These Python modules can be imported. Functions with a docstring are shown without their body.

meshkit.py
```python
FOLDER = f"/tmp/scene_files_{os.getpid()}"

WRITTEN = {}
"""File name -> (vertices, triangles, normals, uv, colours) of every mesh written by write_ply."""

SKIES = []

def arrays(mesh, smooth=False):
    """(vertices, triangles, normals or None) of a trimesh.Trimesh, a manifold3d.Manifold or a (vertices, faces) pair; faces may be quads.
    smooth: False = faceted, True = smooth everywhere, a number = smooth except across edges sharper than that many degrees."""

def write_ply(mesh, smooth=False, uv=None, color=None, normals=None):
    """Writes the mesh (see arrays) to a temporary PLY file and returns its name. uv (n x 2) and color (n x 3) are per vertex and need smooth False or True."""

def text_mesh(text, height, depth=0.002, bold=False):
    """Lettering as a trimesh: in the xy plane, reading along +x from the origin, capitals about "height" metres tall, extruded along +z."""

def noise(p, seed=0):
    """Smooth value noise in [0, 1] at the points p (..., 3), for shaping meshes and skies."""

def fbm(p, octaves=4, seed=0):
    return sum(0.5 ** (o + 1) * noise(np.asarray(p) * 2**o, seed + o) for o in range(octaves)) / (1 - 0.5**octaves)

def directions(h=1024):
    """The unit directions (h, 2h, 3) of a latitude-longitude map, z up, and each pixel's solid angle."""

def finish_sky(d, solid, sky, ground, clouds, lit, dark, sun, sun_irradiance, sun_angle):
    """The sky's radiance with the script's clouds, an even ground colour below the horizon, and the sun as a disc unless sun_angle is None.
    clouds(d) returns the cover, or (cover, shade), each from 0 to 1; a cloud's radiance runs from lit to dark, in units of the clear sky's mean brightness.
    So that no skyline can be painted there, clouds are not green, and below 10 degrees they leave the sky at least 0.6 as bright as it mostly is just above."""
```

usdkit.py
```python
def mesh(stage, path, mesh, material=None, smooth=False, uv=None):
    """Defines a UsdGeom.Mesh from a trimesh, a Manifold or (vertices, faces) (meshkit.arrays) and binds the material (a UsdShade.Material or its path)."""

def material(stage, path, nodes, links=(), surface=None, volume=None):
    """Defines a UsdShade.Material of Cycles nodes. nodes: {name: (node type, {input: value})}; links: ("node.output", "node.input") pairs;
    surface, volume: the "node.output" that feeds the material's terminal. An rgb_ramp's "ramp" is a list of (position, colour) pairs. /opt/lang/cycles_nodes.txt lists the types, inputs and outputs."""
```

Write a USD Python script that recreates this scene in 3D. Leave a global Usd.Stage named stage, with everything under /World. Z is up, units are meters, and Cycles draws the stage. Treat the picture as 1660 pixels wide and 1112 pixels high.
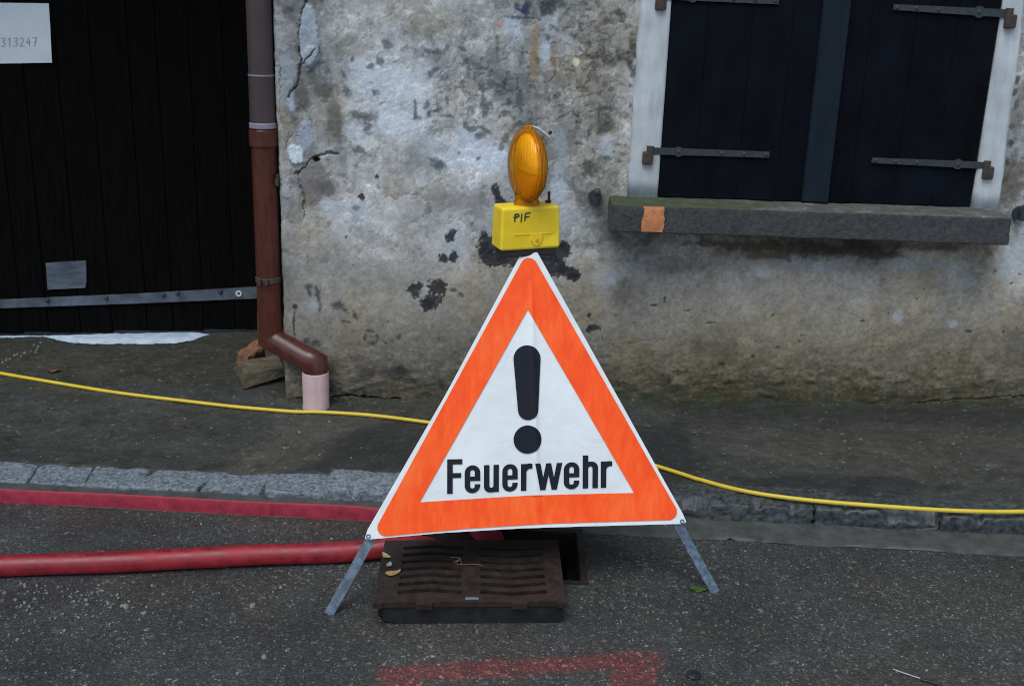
import math
import numpy as np
import trimesh
import shapely.geometry as sg
import shapely.affinity as sa
from shapely.ops import unary_union
from scipy.interpolate import griddata
from scipy.ndimage import gaussian_filter
from pxr import Usd, UsdGeom, UsdLux, UsdShade, Gf, Sdf, Vt
import usdkit
import meshkit

stage = Usd.Stage.CreateInMemory()
UsdGeom.SetStageUpAxis(stage, UsdGeom.Tokens.z)
UsdGeom.SetStageMetersPerUnit(stage, 1.0)
UsdGeom.Xform.Define(stage, '/World')
UsdGeom.Scope.Define(stage, '/World/Looks')
rng = np.random.default_rng(7)

# ------------------------------------------------------------------ camera
FPX = 1800.0                       # focal length in photo pixels (photo 1660 wide)
PITCH, ROLL, EYE = math.radians(17.4), math.radians(1.9), 1.5
r0, u0 = np.array([1, 0, 0.0]), np.array([0, math.sin(PITCH), math.cos(PITCH)])
FWD = np.array([0, math.cos(PITCH), -math.sin(PITCH)])
RGT = math.cos(ROLL) * r0 + math.sin(ROLL) * u0
UPV = math.cos(ROLL) * u0 - math.sin(ROLL) * r0
CAM = np.array([0, 0, EYE])
cam = UsdGeom.Camera.Define(stage, '/World/camera')
cam.CreateHorizontalApertureAttr(23.5)
cam.CreateVerticalApertureAttr(23.5 * 685 / 1024)
cam.CreateFocalLengthAttr(23.5 * FPX / 1660)
cam.CreateFStopAttr(5.6)
cam.CreateFocusDistanceAttr(2.75)
cam.CreateClippingRangeAttr(Gf.Vec2f(0.05, 2000))
cam.CreateExposureAttr(0.62)
M4 = np.eye(4)
M4[0, :3], M4[1, :3], M4[2, :3], M4[3, :3] = RGT, UPV, -FWD, CAM
UsdGeom.Xformable(cam).AddTransformOp().Set(Gf.Matrix4d(*M4.ravel().tolist()))

# ------------------------------------------------------------------ sky and overcast sun
SUN_EL, SUN_AZ = math.radians(62), math.radians(205)      # azimuth = atan2(x, y) of the direction to the sun
sky = UsdLux.DomeLight.Define(stage, '/World/sky')
sky_mat = usdkit.material(stage, '/World/Looks/sky_look', {
    's': ('sky_texture', dict(sky_type='single_scattering', sun_disc=False, sun_elevation=SUN_EL, sun_rotation=SUN_AZ, altitude=300.0, air_density=1.0, aerosol_density=2.5, ozone_density=1.0)),
    'hs': ('hsv', dict(saturation=0.85, value=1.0, fac=1.0, hue=0.5)),
    'b': ('background_shader', dict(strength=0.1))},
    [('s.color', 'hs.color'), ('hs.color', 'b.color')], surface='b.background')
UsdShade.MaterialBindingAPI.Apply(sky.GetPrim()).Bind(sky_mat)
sky.GetPrim().SetCustomDataByKey('kind', 'structure')
sun = UsdLux.DistantLight.Define(stage, '/World/sun')
sun.CreateIntensityAttr(0.3)
sun.CreateAngleAttr(40.0)
sun.CreateNormalizeAttr(True)
sun.CreateColorAttr(Gf.Vec3f(0.95, 1.0, 0.995))
ds = np.array([math.sin(SUN_AZ) * math.cos(SUN_EL), math.cos(SUN_AZ) * math.cos(SUN_EL), math.sin(SUN_EL)])
zx = ds; xx = np.cross([0, 0, 1.0], zx); xx /= np.linalg.norm(xx); yx = np.cross(zx, xx)
S4 = np.eye(4); S4[0, :3], S4[1, :3], S4[2, :3] = xx, yx, zx
UsdGeom.Xformable(sun).AddTransformOp().Set(Gf.Matrix4d(*S4.ravel().tolist()))

# ------------------------------------------------------------------ helpers
def ray(px, py):
    return FWD + RGT * (px - 830) / FPX - UPV * (py - 556) / FPX

def on_plane(px, py, p0, n):
    d = ray(px, py); p0 = np.asarray(p0, float); n = np.asarray(n, float)
    return CAM + d * ((p0 - CAM) @ n) / (d @ n)

def at_y(px, py, y):
    return on_plane(px, py, (0, y, 0), (0, 1, 0))

def lin(c):
    c = np.asarray(c, float) / 255.0
    return np.where(c <= 0.04045, c / 12.92, ((c + 0.055) / 1.055) ** 2.4)

def smooth(a, b, x):
    t = np.clip((x - a) / (b - a), 0, 1)
    return t * t * (3 - 2 * t)

used = {}
def numbered(path):
    n = used.get(path, 0)
    used[path] = n + 1
    return path if n == 0 else f'{path}_{n:03d}'

def put(prim, label=None, cat=None, group=None, kind=None):
    for k, v in (('label', label), ('category', cat), ('group', group), ('kind', kind)):
        if v:
            prim.SetCustomDataByKey(k, v)
    return prim

def thing(name, label, cat, group=None, kind=None, loc=None):
    x = UsdGeom.Xform.Define(stage, numbered('/World/' + name))
    if loc is not None:
        x.AddTranslateOp().Set(Gf.Vec3d(*map(float, loc)))
    p = put(x.GetPrim(), label, cat, group, kind)
    ORIGIN[str(p.GetPath())] = np.zeros(3) if loc is None else np.asarray(loc, float)
    return p
ORIGIN = {}

def obj(name, mesh, mat, parent=None, smooth_angle=False, label=None, cat=None, group=None, kind=None, color=None):
    """One Mesh prim. Points are given in world space; the parent thing's origin is taken off."""
    base = str(parent.GetPath()) if parent is not None else '/World'
    path = numbered(base + '/' + name)
    off = ORIGIN.get('/'.join(path.split('/')[:3]), np.zeros(3)) if parent is not None else np.zeros(3)
    v, f, n = meshkit.arrays(mesh, smooth_angle)
    m = usdkit.mesh(stage, path, (v - off, f), MATS[mat], smooth=False)
    if n is not None:
        m.CreateNormalsAttr(Vt.Vec3fArray.FromNumpy(n.astype(np.float32)))
        m.SetNormalsInterpolation('vertex')
    if color is not None:
        UsdGeom.PrimvarsAPI(m).CreatePrimvar('Cd', Sdf.ValueTypeNames.Color3fArray, 'vertex').Set(Vt.Vec3fArray.FromNumpy(np.asarray(color, np.float32)))
    return put(m.GetPrim(), label, cat, group, kind)

def box(x0, x1, y0, y1, z0, z1):
    b = trimesh.creation.box([x1 - x0, y1 - y0, z1 - z0])
    b.apply_translation([(x0 + x1) / 2, (y0 + y1) / 2, (z0 + z1) / 2])
    return b

def rounded_box(sx, sy, sz, r, seg=3):
    """box with rounded edges, centred on the origin"""
    s = trimesh.creation.icosphere(seg if seg < 3 else 2, r)
    pts = np.vstack([s.vertices + np.array([a * (sx / 2 - r), b * (sy / 2 - r), c * (sz / 2 - r)]) for a in (-1, 1) for b in (-1, 1) for c in (-1, 1)])
    return trimesh.convex.convex_hull(pts)

def grid_box(sx, sy, sz, r, step):
    """rounded box of even square cells, centred on the origin"""
    def ax(s):
        k = np.array([-s / 2, -s / 2 + r * 0.3, -s / 2 + r]); m = np.linspace(-s / 2 + r, s / 2 - r, max(2, int(round((s - 2 * r) / step)) + 1))
        return np.unique(np.round(np.r_[k, m, -k], 7))
    ax_ = [ax(sx), ax(sy), ax(sz)]; hs = np.array([sx, sy, sz]) / 2
    V_, F_, k = [], [], 0
    for d in range(3):
        a, b = [i for i in range(3) if i != d]
        for sg_ in (-1, 1):
            A_, B_ = np.meshgrid(ax_[a], ax_[b]); p = np.zeros(A_.shape + (3,)); p[..., a], p[..., b], p[..., d] = A_, B_, sg_ * hs[d]
            V_.append(p.reshape(-1, 3)); F_.append(grid_faces(*A_.shape) + k); k += A_.size
    v = np.vstack(V_); f = np.vstack(F_)
    c = np.clip(v, -(hs - r), hs - r); o = v - c; L = np.linalg.norm(o, axis=1, keepdims=True)
    v = c + np.where(L > 0, o / np.maximum(L, 1e-9) * r, 0)
    m = trimesh.Trimesh(v, np.vstack([f[:, [0, 1, 2]], f[:, [0, 2, 3]]])); m.merge_vertices(digits_vertex=6); m.update_faces(m.nondegenerate_faces()); m.fix_normals()
    return m

def tube_mitre(pts, radius, seg=40):
    """straight lengths of pipe meeting in mitred corners"""
    p = np.asarray(pts, float); n = len(p); rr = np.broadcast_to(np.asarray(radius, float), (n,))
    d = np.diff(p, axis=0); d /= np.linalg.norm(d, axis=1)[:, None]
    s = np.cross(d[0], [0.3, 1, 0.1]); s /= np.linalg.norm(s); a = np.linspace(0, 2 * math.pi, seg, endpoint=False); V_ = []
    for i in range(n):
        di = d[max(i - 1, 0)]; dj = d[min(i, n - 2)]
        if i > 0:
            s = s - di * (s @ di); s /= np.linalg.norm(s)
        u = np.cross(di, s); ring = rr[i] * (np.cos(a)[:, None] * s + np.sin(a)[:, None] * u)
        nb = di + dj; ring = ring - di * ((ring @ nb) / (di @ nb))[:, None]
        V_.append(p[i] + ring)
        s = ring[0] - dj * (ring[0] @ dj)
        s /= np.linalg.norm(s)
    v = np.vstack(V_ + [p[:1], p[-1:]])
    i_ = np.arange(n - 1)[:, None] * seg; j = np.arange(seg)[None]; k = (j + 1) % seg
    qq = np.stack([i_ + j, i_ + k, i_ + seg + k, i_ + seg + j], -1).reshape(-1, 4); jj = np.arange(seg); kk = (jj + 1) % seg
    f = np.vstack([qq[:, [0, 1, 2]], qq[:, [0, 2, 3]], np.stack([np.full(seg, n * seg), kk, jj], 1), np.stack([np.full(seg, n * seg + 1), (n - 1) * seg + jj, (n - 1) * seg + kk], 1)])
    m = trimesh.Trimesh(v, f, process=False); trimesh.repair.fix_normals(m); return m

def join(*ms):
    return trimesh.util.concatenate([m for m in ms])

def basis(m, e1, e2, e3, o):
    t = np.eye(4); t[:3, 0], t[:3, 1], t[:3, 2], t[:3, 3] = e1, e2, e3, o
    m = m.copy(); m.apply_transform(t); return m

def rough(m, amp, freq, seed=0, size=None):
    if size:
        v, f = trimesh.remesh.subdivide_to_size(m.vertices, m.faces, size)
        m = trimesh.Trimesh(v, f); m.merge_vertices()
    n = np.array(m.vertex_normals)
    d = meshkit.fbm(m.vertices * freq + 31.7, 4, seed) - 0.5
    return trimesh.Trimesh(m.vertices + n * (d * 2 * amp)[:, None], m.faces, process=False)

def spline(pts, n):
    pts = np.asarray(pts, float)
    from scipy.interpolate import PchipInterpolator, CubicSpline
    t = np.r_[0, np.cumsum(np.linalg.norm(np.diff(pts, axis=0), axis=1))]
    return CubicSpline(t, pts, axis=0)(np.linspace(0, t[-1], n))

def tube(path, radius, seg=14, ry=None, cap=True):
    """round (or flat: radius across, ry up) tube along a 3-D path"""
    p = np.asarray(path, float); n = len(p)
    t = np.gradient(p, axis=0); t /= np.linalg.norm(t, axis=1)[:, None]
    up = np.array([0, 0, 1.0]) if abs(t[:, 2]).max() < 0.95 else np.array([0, 1.0, 0])
    side = np.cross(t, up); side /= np.linalg.norm(side, axis=1)[:, None]
    upv = np.cross(side, t)
    a = np.linspace(0, 2 * math.pi, seg, endpoint=False)
    rx = np.broadcast_to(np.asarray(radius, float), (n,)); r2 = rx if ry is None else np.broadcast_to(np.asarray(ry, float), (n,))
    if ry is None:
        ca, sa_ = np.cos(a), np.sin(a)
    else:
        ca, sa_ = np.sign(np.cos(a)) * np.abs(np.cos(a)) ** 0.75, np.sign(np.sin(a)) * np.abs(np.sin(a)) ** 0.75
    v = (p[:, None] + side[:, None] * (rx[:, None] * ca)[..., None] + upv[:, None] * (r2[:, None] * sa_)[..., None]).reshape(-1, 3)
    f = []
    i = np.arange(n - 1)[:, None] * seg; j = np.arange(seg)[None]; k = (j + 1) % seg
    q = np.stack([i + j, i + k, i + seg + k, i + seg + j], -1).reshape(-1, 4)
    f = np.vstack([q[:, [0, 2, 1]], q[:, [0, 3, 2]]])
    if cap:
        v = np.vstack([v, p[0], p[-1]]); c0, c1 = n * seg, n * seg + 1
        jj = np.arange(seg); kk = (jj + 1) % seg
        f = np.vstack([f, np.stack([np.full(seg, c0), jj, kk], 1)[:, [0, 1, 2]], np.stack([np.full(seg, c1), (n - 1) * seg + kk, (n - 1) * seg + jj], 1)])
    m = trimesh.Trimesh(v, f, process=False)
    trimesh.repair.fix_normals(m)
    return m

def lathe(profile, seg=40):
    """(radius, height) pairs turned about z"""
    m = trimesh.creation.revolve(np.asarray(profile, float), sections=seg)
    return m

def extrude(poly, h):
    gs = getattr(poly, 'geoms', [poly])
    return join(*[trimesh.creation.extrude_polygon(g, h, engine='earcut') for g in gs])

def sheet(poly, edge):
    gs = getattr(poly, 'geoms', [poly])
    vs, fs, k = [], [], 0
    for g in gs:
        v, f = trimesh.creation.triangulate_polygon(g, engine='earcut')
        v = np.c_[v, np.zeros(len(v))]
        v, f = trimesh.remesh.subdivide_to_size(v, f, edge)
        vs.append(v); fs.append(f + k); k += len(v)
    m = trimesh.Trimesh(np.vstack(vs), np.vstack(fs), process=False)
    m.merge_vertices()
    if m.face_normals[:, 2].sum() < 0:
        m.invert()
    return m

def grid_faces(ny, nx, flip=False):
    i = np.arange(ny - 1)[:, None] * nx; j = np.arange(nx - 1)[None]
    q = np.stack([i + j, i + j + 1, i + nx + j + 1, i + nx + j], -1).reshape(-1, 4)
    return q[:, ::-1] if flip else q

def graded(a, b, step, far, growth=1.35):
    """fine from a to b, then growing steps out to far[0] and far[1]"""
    mid = np.linspace(a, b, int(round((b - a) / step)) + 1)
    lo, hi, s = [], [], step
    x = a
    while x > far[0]:
        s *= growth; x -= s; lo.append(max(x, far[0]))
    x, s = b, step
    while x < far[1]:
        s *= growth; x += s; hi.append(min(x, far[1]))
    return np.r_[lo[::-1], mid, hi]

# ------------------------------------------------------------------ materials
MATS = {}
def mat(name, nodes, links, surface='p.BSDF'):
    MATS[name] = usdkit.material(stage, '/World/Looks/' + name, nodes, links, surface=surface)

def plain(name, col, rough_=0.6, metal=0.0, spec=0.5, var=0.25, scale=25.0, bump=0.15, bscale=120.0, bdist=0.001, stretch=(1, 1, 1), rvar=0.15, coat=0.0):
    """one colour with mottling, fine relief and uneven gloss"""
    c = np.asarray(col, float)
    mat(name, {
        'g': ('texture_coordinate', {}),
        'm': ('mapping', dict(scale=stretch)),
        'n': ('noise_texture', dict(scale=scale, detail=6.0, roughness=0.6)),
        'r': ('rgb_ramp', dict(ramp=[(0.3, tuple(c * (1 - var))), (0.7, tuple(np.minimum(c * (1 + var), 1)))])),
        'n2': ('noise_texture', dict(scale=bscale, detail=4.0)),
        'b': ('bump', dict(strength=bump, distance=bdist)),
        'rr': ('map_range', dict(from_min=0.3, from_max=0.7, to_min=max(rough_ - rvar, 0.02), to_max=min(rough_ + rvar, 1.0))),
        'p': ('principled_bsdf', dict(metallic=metal, specular_ior_level=spec, coat_weight=coat))},
        [('g.object', 'm.vector'), ('m.vector', 'n.vector'), ('m.vector', 'n2.vector'), ('n.fac', 'r.fac'), ('r.color', 'p.base_color'), ('n2.fac', 'b.height'), ('b.normal', 'p.normal'), ('n.fac', 'rr.value'), ('rr.result', 'p.roughness')])

plain('shutter_paint', (0.0026, 0.0040, 0.0072), 0.75, var=0.7, scale=5, stretch=(2, 2, 1), bscale=40, bump=0.3, spec=0.08)
plain('batten_paint', (0.0050, 0.0115, 0.0205), 0.65, var=0.3, scale=9, stretch=(6, 6, 1), bscale=40, bump=0.25, spec=0.2)
plain('door_wood', (0.0030, 0.0029, 0.0029), 0.85, var=0.7, scale=7, stretch=(14, 14, 1), bscale=30, bump=0.5, bdist=0.002, spec=0.05)
plain('strip_metal', (0.070, 0.092, 0.118), 0.55, var=0.6, scale=14, bscale=60, spec=0.5)
plain('plate_metal', (0.065, 0.09, 0.115), 0.55, var=0.6, scale=14, stretch=(0.6, 0.6, 3), bscale=60)
plain('iron', (0.026, 0.033, 0.041), 0.6, var=0.4, scale=60, bscale=200, bump=0.35)
plain('rusty_iron', (0.045, 0.035, 0.028), 0.8, var=0.5, scale=60, bscale=200, bump=0.4)
plain('paper', (0.55, 0.62, 0.68), 0.9, var=0.06, scale=12, bscale=15, bump=0.2, bdist=0.002, spec=0.2)
plain('pencil', (0.15, 0.17, 0.2), 0.8, var=0.1)
plain('marker', (0.03, 0.03, 0.02), 0.6, var=0.1)
plain('red_plastic', (0.058, 0.0145, 0.0085), 0.34, var=0.22, scale=8, stretch=(3, 3, 1), bscale=40, bump=0.06, spec=0.5)
plain('grey_pipe', (0.044, 0.031, 0.034), 0.45, var=0.22, scale=8, bscale=40, bump=0.06)
plain('grey_collar', (0.20, 0.19, 0.235), 0.5, var=0.15, scale=20)
plain('pink_plastic', (0.56, 0.41, 0.42), 0.5, var=0.12, scale=14, bscale=60, bump=0.1)
plain('brick_look', (0.17, 0.085, 0.05), 0.9, var=0.45, scale=30, bscale=90, bump=0.8, bdist=0.003, spec=0.2)
plain('mortar_look', (0.10, 0.085, 0.06), 0.9, var=0.4, scale=30, bscale=90, bump=0.8, bdist=0.003, spec=0.2)
plain('concrete_block', (0.055, 0.058, 0.05), 0.9, var=0.4, scale=30, bscale=90, bump=0.6, spec=0.2)
plain('threshold_white', (0.40, 0.49, 0.58), 0.75, var=0.2, scale=20, bscale=60, bump=0.5, bdist=0.003)
plain('granite', (0.125, 0.152, 0.175), 0.6, var=0.7, scale=85, bscale=60, bump=0.8, bdist=0.005, rvar=0.2)
plain('dark_granite', (0.034, 0.042, 0.045), 0.5, var=0.8, scale=60, bscale=60, bump=0.8, bdist=0.004, rvar=0.2)
plain('gutter_look', (0.052, 0.056, 0.053), 0.55, var=0.3, scale=22, bscale=120, bump=0.4, bdist=0.002)
plain('joint_mortar', (0.05, 0.048, 0.038), 0.9, var=0.5, scale=70, bscale=120, bump=0.6, bdist=0.003)
plain('flat_hose', (0.30, 0.026, 0.048), 0.65, var=0.3, scale=32, bscale=500, bump=0.35, bdist=0.0012, spec=0.35)
plain('round_hose', (0.22, 0.012, 0.020), 0.45, var=0.38, scale=26, bscale=500, bump=0.2, bdist=0.001, spec=0.45)
plain('yellow_cable', (0.62, 0.46, 0.035), 0.4, var=0.08, scale=20, bump=0.02)
plain('cast_iron', (0.0195, 0.0125, 0.0098), 0.6, var=0.4, scale=40, bscale=130, bump=0.6, bdist=0.0015, spec=0.4)
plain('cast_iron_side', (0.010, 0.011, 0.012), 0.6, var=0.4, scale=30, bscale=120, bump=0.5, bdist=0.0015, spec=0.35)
plain('grate_inside', (0.004, 0.0038, 0.0036), 0.8, var=0.3, spec=0.1)
plain('pit_concrete', (0.03, 0.033, 0.033), 0.8, var=0.5, scale=20, bscale=60, bump=0.5)
plain('galvanised', (0.115, 0.16, 0.21), 0.5, metal=0.3, var=0.55, scale=45, bscale=150, bump=0.08, rvar=0.12)
plain('black_print', (0.0095, 0.0125, 0.019), 0.5, var=0.2, scale=18, bump=0.05, spec=0.2)
plain('grey_print', (0.25, 0.25, 0.27), 0.5, var=0.1)
plain('lamp_yellow', (0.80, 0.58, 0.022), 0.42, var=0.07, scale=18, bscale=300, bump=0.08, bdist=0.0006)
plain('lamp_yellow_dark', (0.55, 0.38, 0.015), 0.5, var=0.1)
plain('black_rubber', (0.012, 0.012, 0.013), 0.6, var=0.2)
plain('wire_white', (0.6, 0.6, 0.6), 0.35, var=0.1)
plain('green_leaf', (0.035, 0.085, 0.014), 0.5, var=0.3, scale=60)
plain('dry_leaf', (0.33, 0.20, 0.075), 0.8, var=0.45, scale=70)
plain('pale_leaf', (0.36, 0.33, 0.17), 0.7, var=0.35, scale=70)
plain('grey_leaf', (0.33, 0.33, 0.36), 0.6, var=0.3, scale=70)
plain('brown_leaf', (0.14, 0.062, 0.03), 0.8, var=0.35, scale=70)
plain('twig_look', (0.16, 0.09, 0.04), 0.85, var=0.3, scale=70)
plain('pale_twig_look', (0.33, 0.33, 0.33), 0.7, var=0.3, scale=70)
plain('dark_stone', (0.008, 0.010, 0.014), 0.45, var=0.4, scale=60)
plain('gravel_look', (0.17, 0.17, 0.165), 0.75, var=0.35, scale=40)
plain('reflector_pale', (1.0, 0.95, 0.72), 0.25, var=0.08, scale=30, spec=0.6)
plain('reflector_amber', (0.85, 0.36, 0.012), 0.35, var=0.2, scale=30)

# galvanised banner cloth: white PVC with faint dirt, a few soft creases in the relief
mat('white_cloth', {
    'g': ('texture_coordinate', {}),
    'n': ('noise_texture', dict(scale=5.0, detail=6.0, roughness=0.6)),
    'r': ('rgb_ramp', dict(ramp=[(0.3, (0.66, 0.70, 0.71)), (0.62, (0.75, 0.80, 0.81))])),
    'n2': ('noise_texture', dict(scale=9.0, detail=3.0, distortion=1.0)),
    'b': ('bump', dict(strength=0.5, distance=0.008)),
    'p': ('principled_bsdf', dict(roughness=0.42, specular_ior_level=0.4))},
    [('g.object', 'n.vector'), ('g.object', 'n2.vector'), ('n.fac', 'r.fac'), ('r.color', 'p.base_color'), ('n2.fac', 'b.height'), ('b.normal', 'p.normal')])
# day-glow orange print, streaked and faded along the fall of the cloth
mat('orange_print', {
    'g': ('texture_coordinate', {}),
    'm': ('mapping', dict(scale=(1.0, 0.3, 0.3))),
    'n': ('noise_texture', dict(scale=42.0, detail=8.0, roughness=0.72)),
    'n3': ('noise_texture', dict(scale=5.0, detail=4.0)),
    'mx': ('mix', dict(fac=0.35)),
    'r': ('rgb_ramp', dict(ramp=[(0.36, (0.86, 0.052, 0.002)), (0.50, (0.99, 0.094, 0.004)), (0.64, (1.0, 0.175, 0.032))])),
    'n2': ('noise_texture', dict(scale=9.0, detail=3.0, distortion=1.0)),
    'b': ('bump', dict(strength=0.35, distance=0.006)),
    'p': ('principled_bsdf', dict(roughness=0.4, specular_ior_level=0.4))},
    [('g.object', 'm.vector'), ('m.vector', 'n.vector'), ('g.object', 'n3.vector'), ('n.color', 'mx.color1'), ('n3.color', 'mx.color2'), ('mx.color', 'r.fac'), ('g.object', 'n2.vector'),
     ('r.color', 'p.base_color'), ('n2.fac', 'b.height'), ('b.normal', 'p.normal')])
# amber lens: tinted clear plastic with a gloss
mat('amber_lens', {
    't': ('transparent_bsdf', dict(color=(1.0, 0.68, 0.04))),
    'd': ('principled_bsdf', dict(base_color=(1.0, 0.43, 0.008), roughness=0.3)),
    'tl': ('translucent_bsdf', dict(color=(1.0, 0.5, 0.015))),
    'm1': ('mix_closure', dict(fac=0.35)),
    'm2': ('mix_closure', dict(fac=0.72)),
    'gl': ('glossy_bsdf', dict(color=(0.7, 0.6, 0.45), roughness=0.1)),
    'g': ('texture_coordinate', {}),
    'w': ('wave_texture', dict(scale=45.0, distortion=0.15, bands_direction='x')),
    'b': ('bump', dict(strength=0.3, distance=0.002)),
    'fr': ('fresnel', dict(IOR=1.33)),
    'm3': ('mix_closure', {})},
    [('d.BSDF', 'm1.closure1'), ('tl.BSDF', 'm1.closure2'), ('m1.closure', 'm2.closure1'), ('t.BSDF', 'm2.closure2'), ('g.object', 'w.vector'), ('w.fac', 'b.height'),
     ('b.normal', 'd.normal'), ('b.normal', 'gl.normal'), ('m2.closure', 'm3.closure1'), ('gl.BSDF', 'm3.closure2'), ('fr.fac', 'm3.fac')], surface='m3.closure')
# sill: dark sandstone, moss and lime on the weathered top arris
mat('sill_stone', {
    'g': ('geometry', {}), 'x': ('separate_xyz', {}), 'nx': ('separate_xyz', {}),
    'n': ('noise_texture', dict(scale=70.0, detail=6.0, roughness=0.7)),
    'r': ('rgb_ramp', dict(ramp=[(0.3, (0.028, 0.031, 0.034)), (0.7, (0.075, 0.078, 0.078))])),
    'n2': ('noise_texture', dict(scale=13.0, detail=8.0, roughness=0.78)),
    'mr': ('rgb_ramp', dict(ramp=[(0.36, (0.050, 0.053, 0.047)), (0.50, (0.085, 0.088, 0.078)), (0.60, (0.12, 0.125, 0.115)), (0.66, (0.30, 0.31, 0.30))])),
    'xr': ('map_range', dict(from_min=0.35, from_max=1.35, to_min=0.17, to_max=-0.10)), 'n4': ('noise_texture', dict(scale=9.0, detail=7.0, roughness=0.75)), 'ma': ('math', dict(math_type='add')),
    'mk': ('rgb_ramp', dict(ramp=[(0.52, (0, 0, 0)), (0.66, (0.9, 0.9, 0.9))])), 'mo': ('mix', dict(color2=(0.050, 0.064, 0.026))),
    'mm': ('map_range', dict(from_min=0.15, from_max=0.65)),
    'mx': ('mix', {}),
    'v': ('noise_texture', dict(scale=160.0, detail=4.0)),
    'b': ('bump', dict(strength=0.8, distance=0.003)),
    'p': ('principled_bsdf', dict(roughness=0.85, specular_ior_level=0.25))},
    [('g.position', 'n.vector'), ('g.position', 'n2.vector'), ('g.position', 'v.vector'), ('g.normal', 'nx.vector'), ('nx.z', 'mm.value'), ('mm.result', 'mx.fac'),
     ('n.fac', 'r.fac'), ('r.color', 'mx.color1'), ('n2.fac', 'mr.fac'), ('g.position', 'x.vector'), ('x.x', 'xr.value'), ('g.position', 'n4.vector'), ('n4.fac', 'ma.value1'), ('xr.result', 'ma.value2'), ('ma.value', 'mk.fac'), ('mk.color', 'mo.fac'), ('mr.color', 'mo.color1'), ('mo.color', 'mx.color2'), ('mx.color', 'p.base_color'), ('v.fac', 'b.height'), ('b.normal', 'p.normal')])
plain('orange_paint', (0.50, 0.19, 0.085), 0.75, var=0.3, scale=40, bscale=120, bump=0.6, bdist=0.002)

# old lime plaster: the weathering comes as a stain map on the vertices, the grain from noise
mat('plaster', {
    'g': ('geometry', {}), 'a': ('attribute', dict(attribute='Cd')),
    'n': ('noise_texture', dict(scale=170.0, detail=6.0, roughness=0.75)),
    'r': ('rgb_ramp', dict(ramp=[(0.25, (0.66, 0.66, 0.66)), (0.5, (1.0, 1.0, 1.0)), (0.75, (1.3, 1.3, 1.3))])),
    'n2': ('noise_texture', dict(scale=14.0, detail=10.0, roughness=0.75)),
    'r2': ('rgb_ramp', dict(ramp=[(0.3, (0.84, 0.83, 0.80)), (0.5, (1.0, 1.0, 1.0)), (0.7, (1.12, 1.13, 1.15))])),
    'm1': ('mix', dict(mix_type='multiply', fac=1.0)), 'm2': ('mix', dict(mix_type='multiply', fac=1.0)),
    'v': ('noise_texture', dict(scale=60.0, detail=9.0, roughness=0.7)),
    'b': ('bump', dict(strength=0.5, distance=0.004)),
    'p': ('principled_bsdf', dict(roughness=0.88, specular_ior_level=0.25))},
    [('g.position', 'n.vector'), ('g.position', 'n2.vector'), ('g.position', 'v.vector'), ('n.fac', 'r.fac'), ('n2.fac', 'r2.fac'), ('a.color', 'm1.color1'), ('r.color', 'm1.color2'),
     ('m1.color', 'm2.color1'), ('r2.color', 'm2.color2'), ('m2.color', 'p.base_color'), ('v.fac', 'b.height'), ('b.normal', 'p.normal')])

mat('band_paint', {
    'a': ('attribute', dict(attribute='Cd')), 'g': ('geometry', {}), 'v': ('noise_texture', dict(scale=50.0, detail=6.0)), 'b': ('bump', dict(strength=0.25, distance=0.003)),
    'p': ('principled_bsdf', dict(roughness=0.8, specular_ior_level=0.25))},
    [('a.color', 'p.base_color'), ('g.position', 'v.vector'), ('v.fac', 'b.height'), ('b.normal', 'p.normal')])
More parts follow.
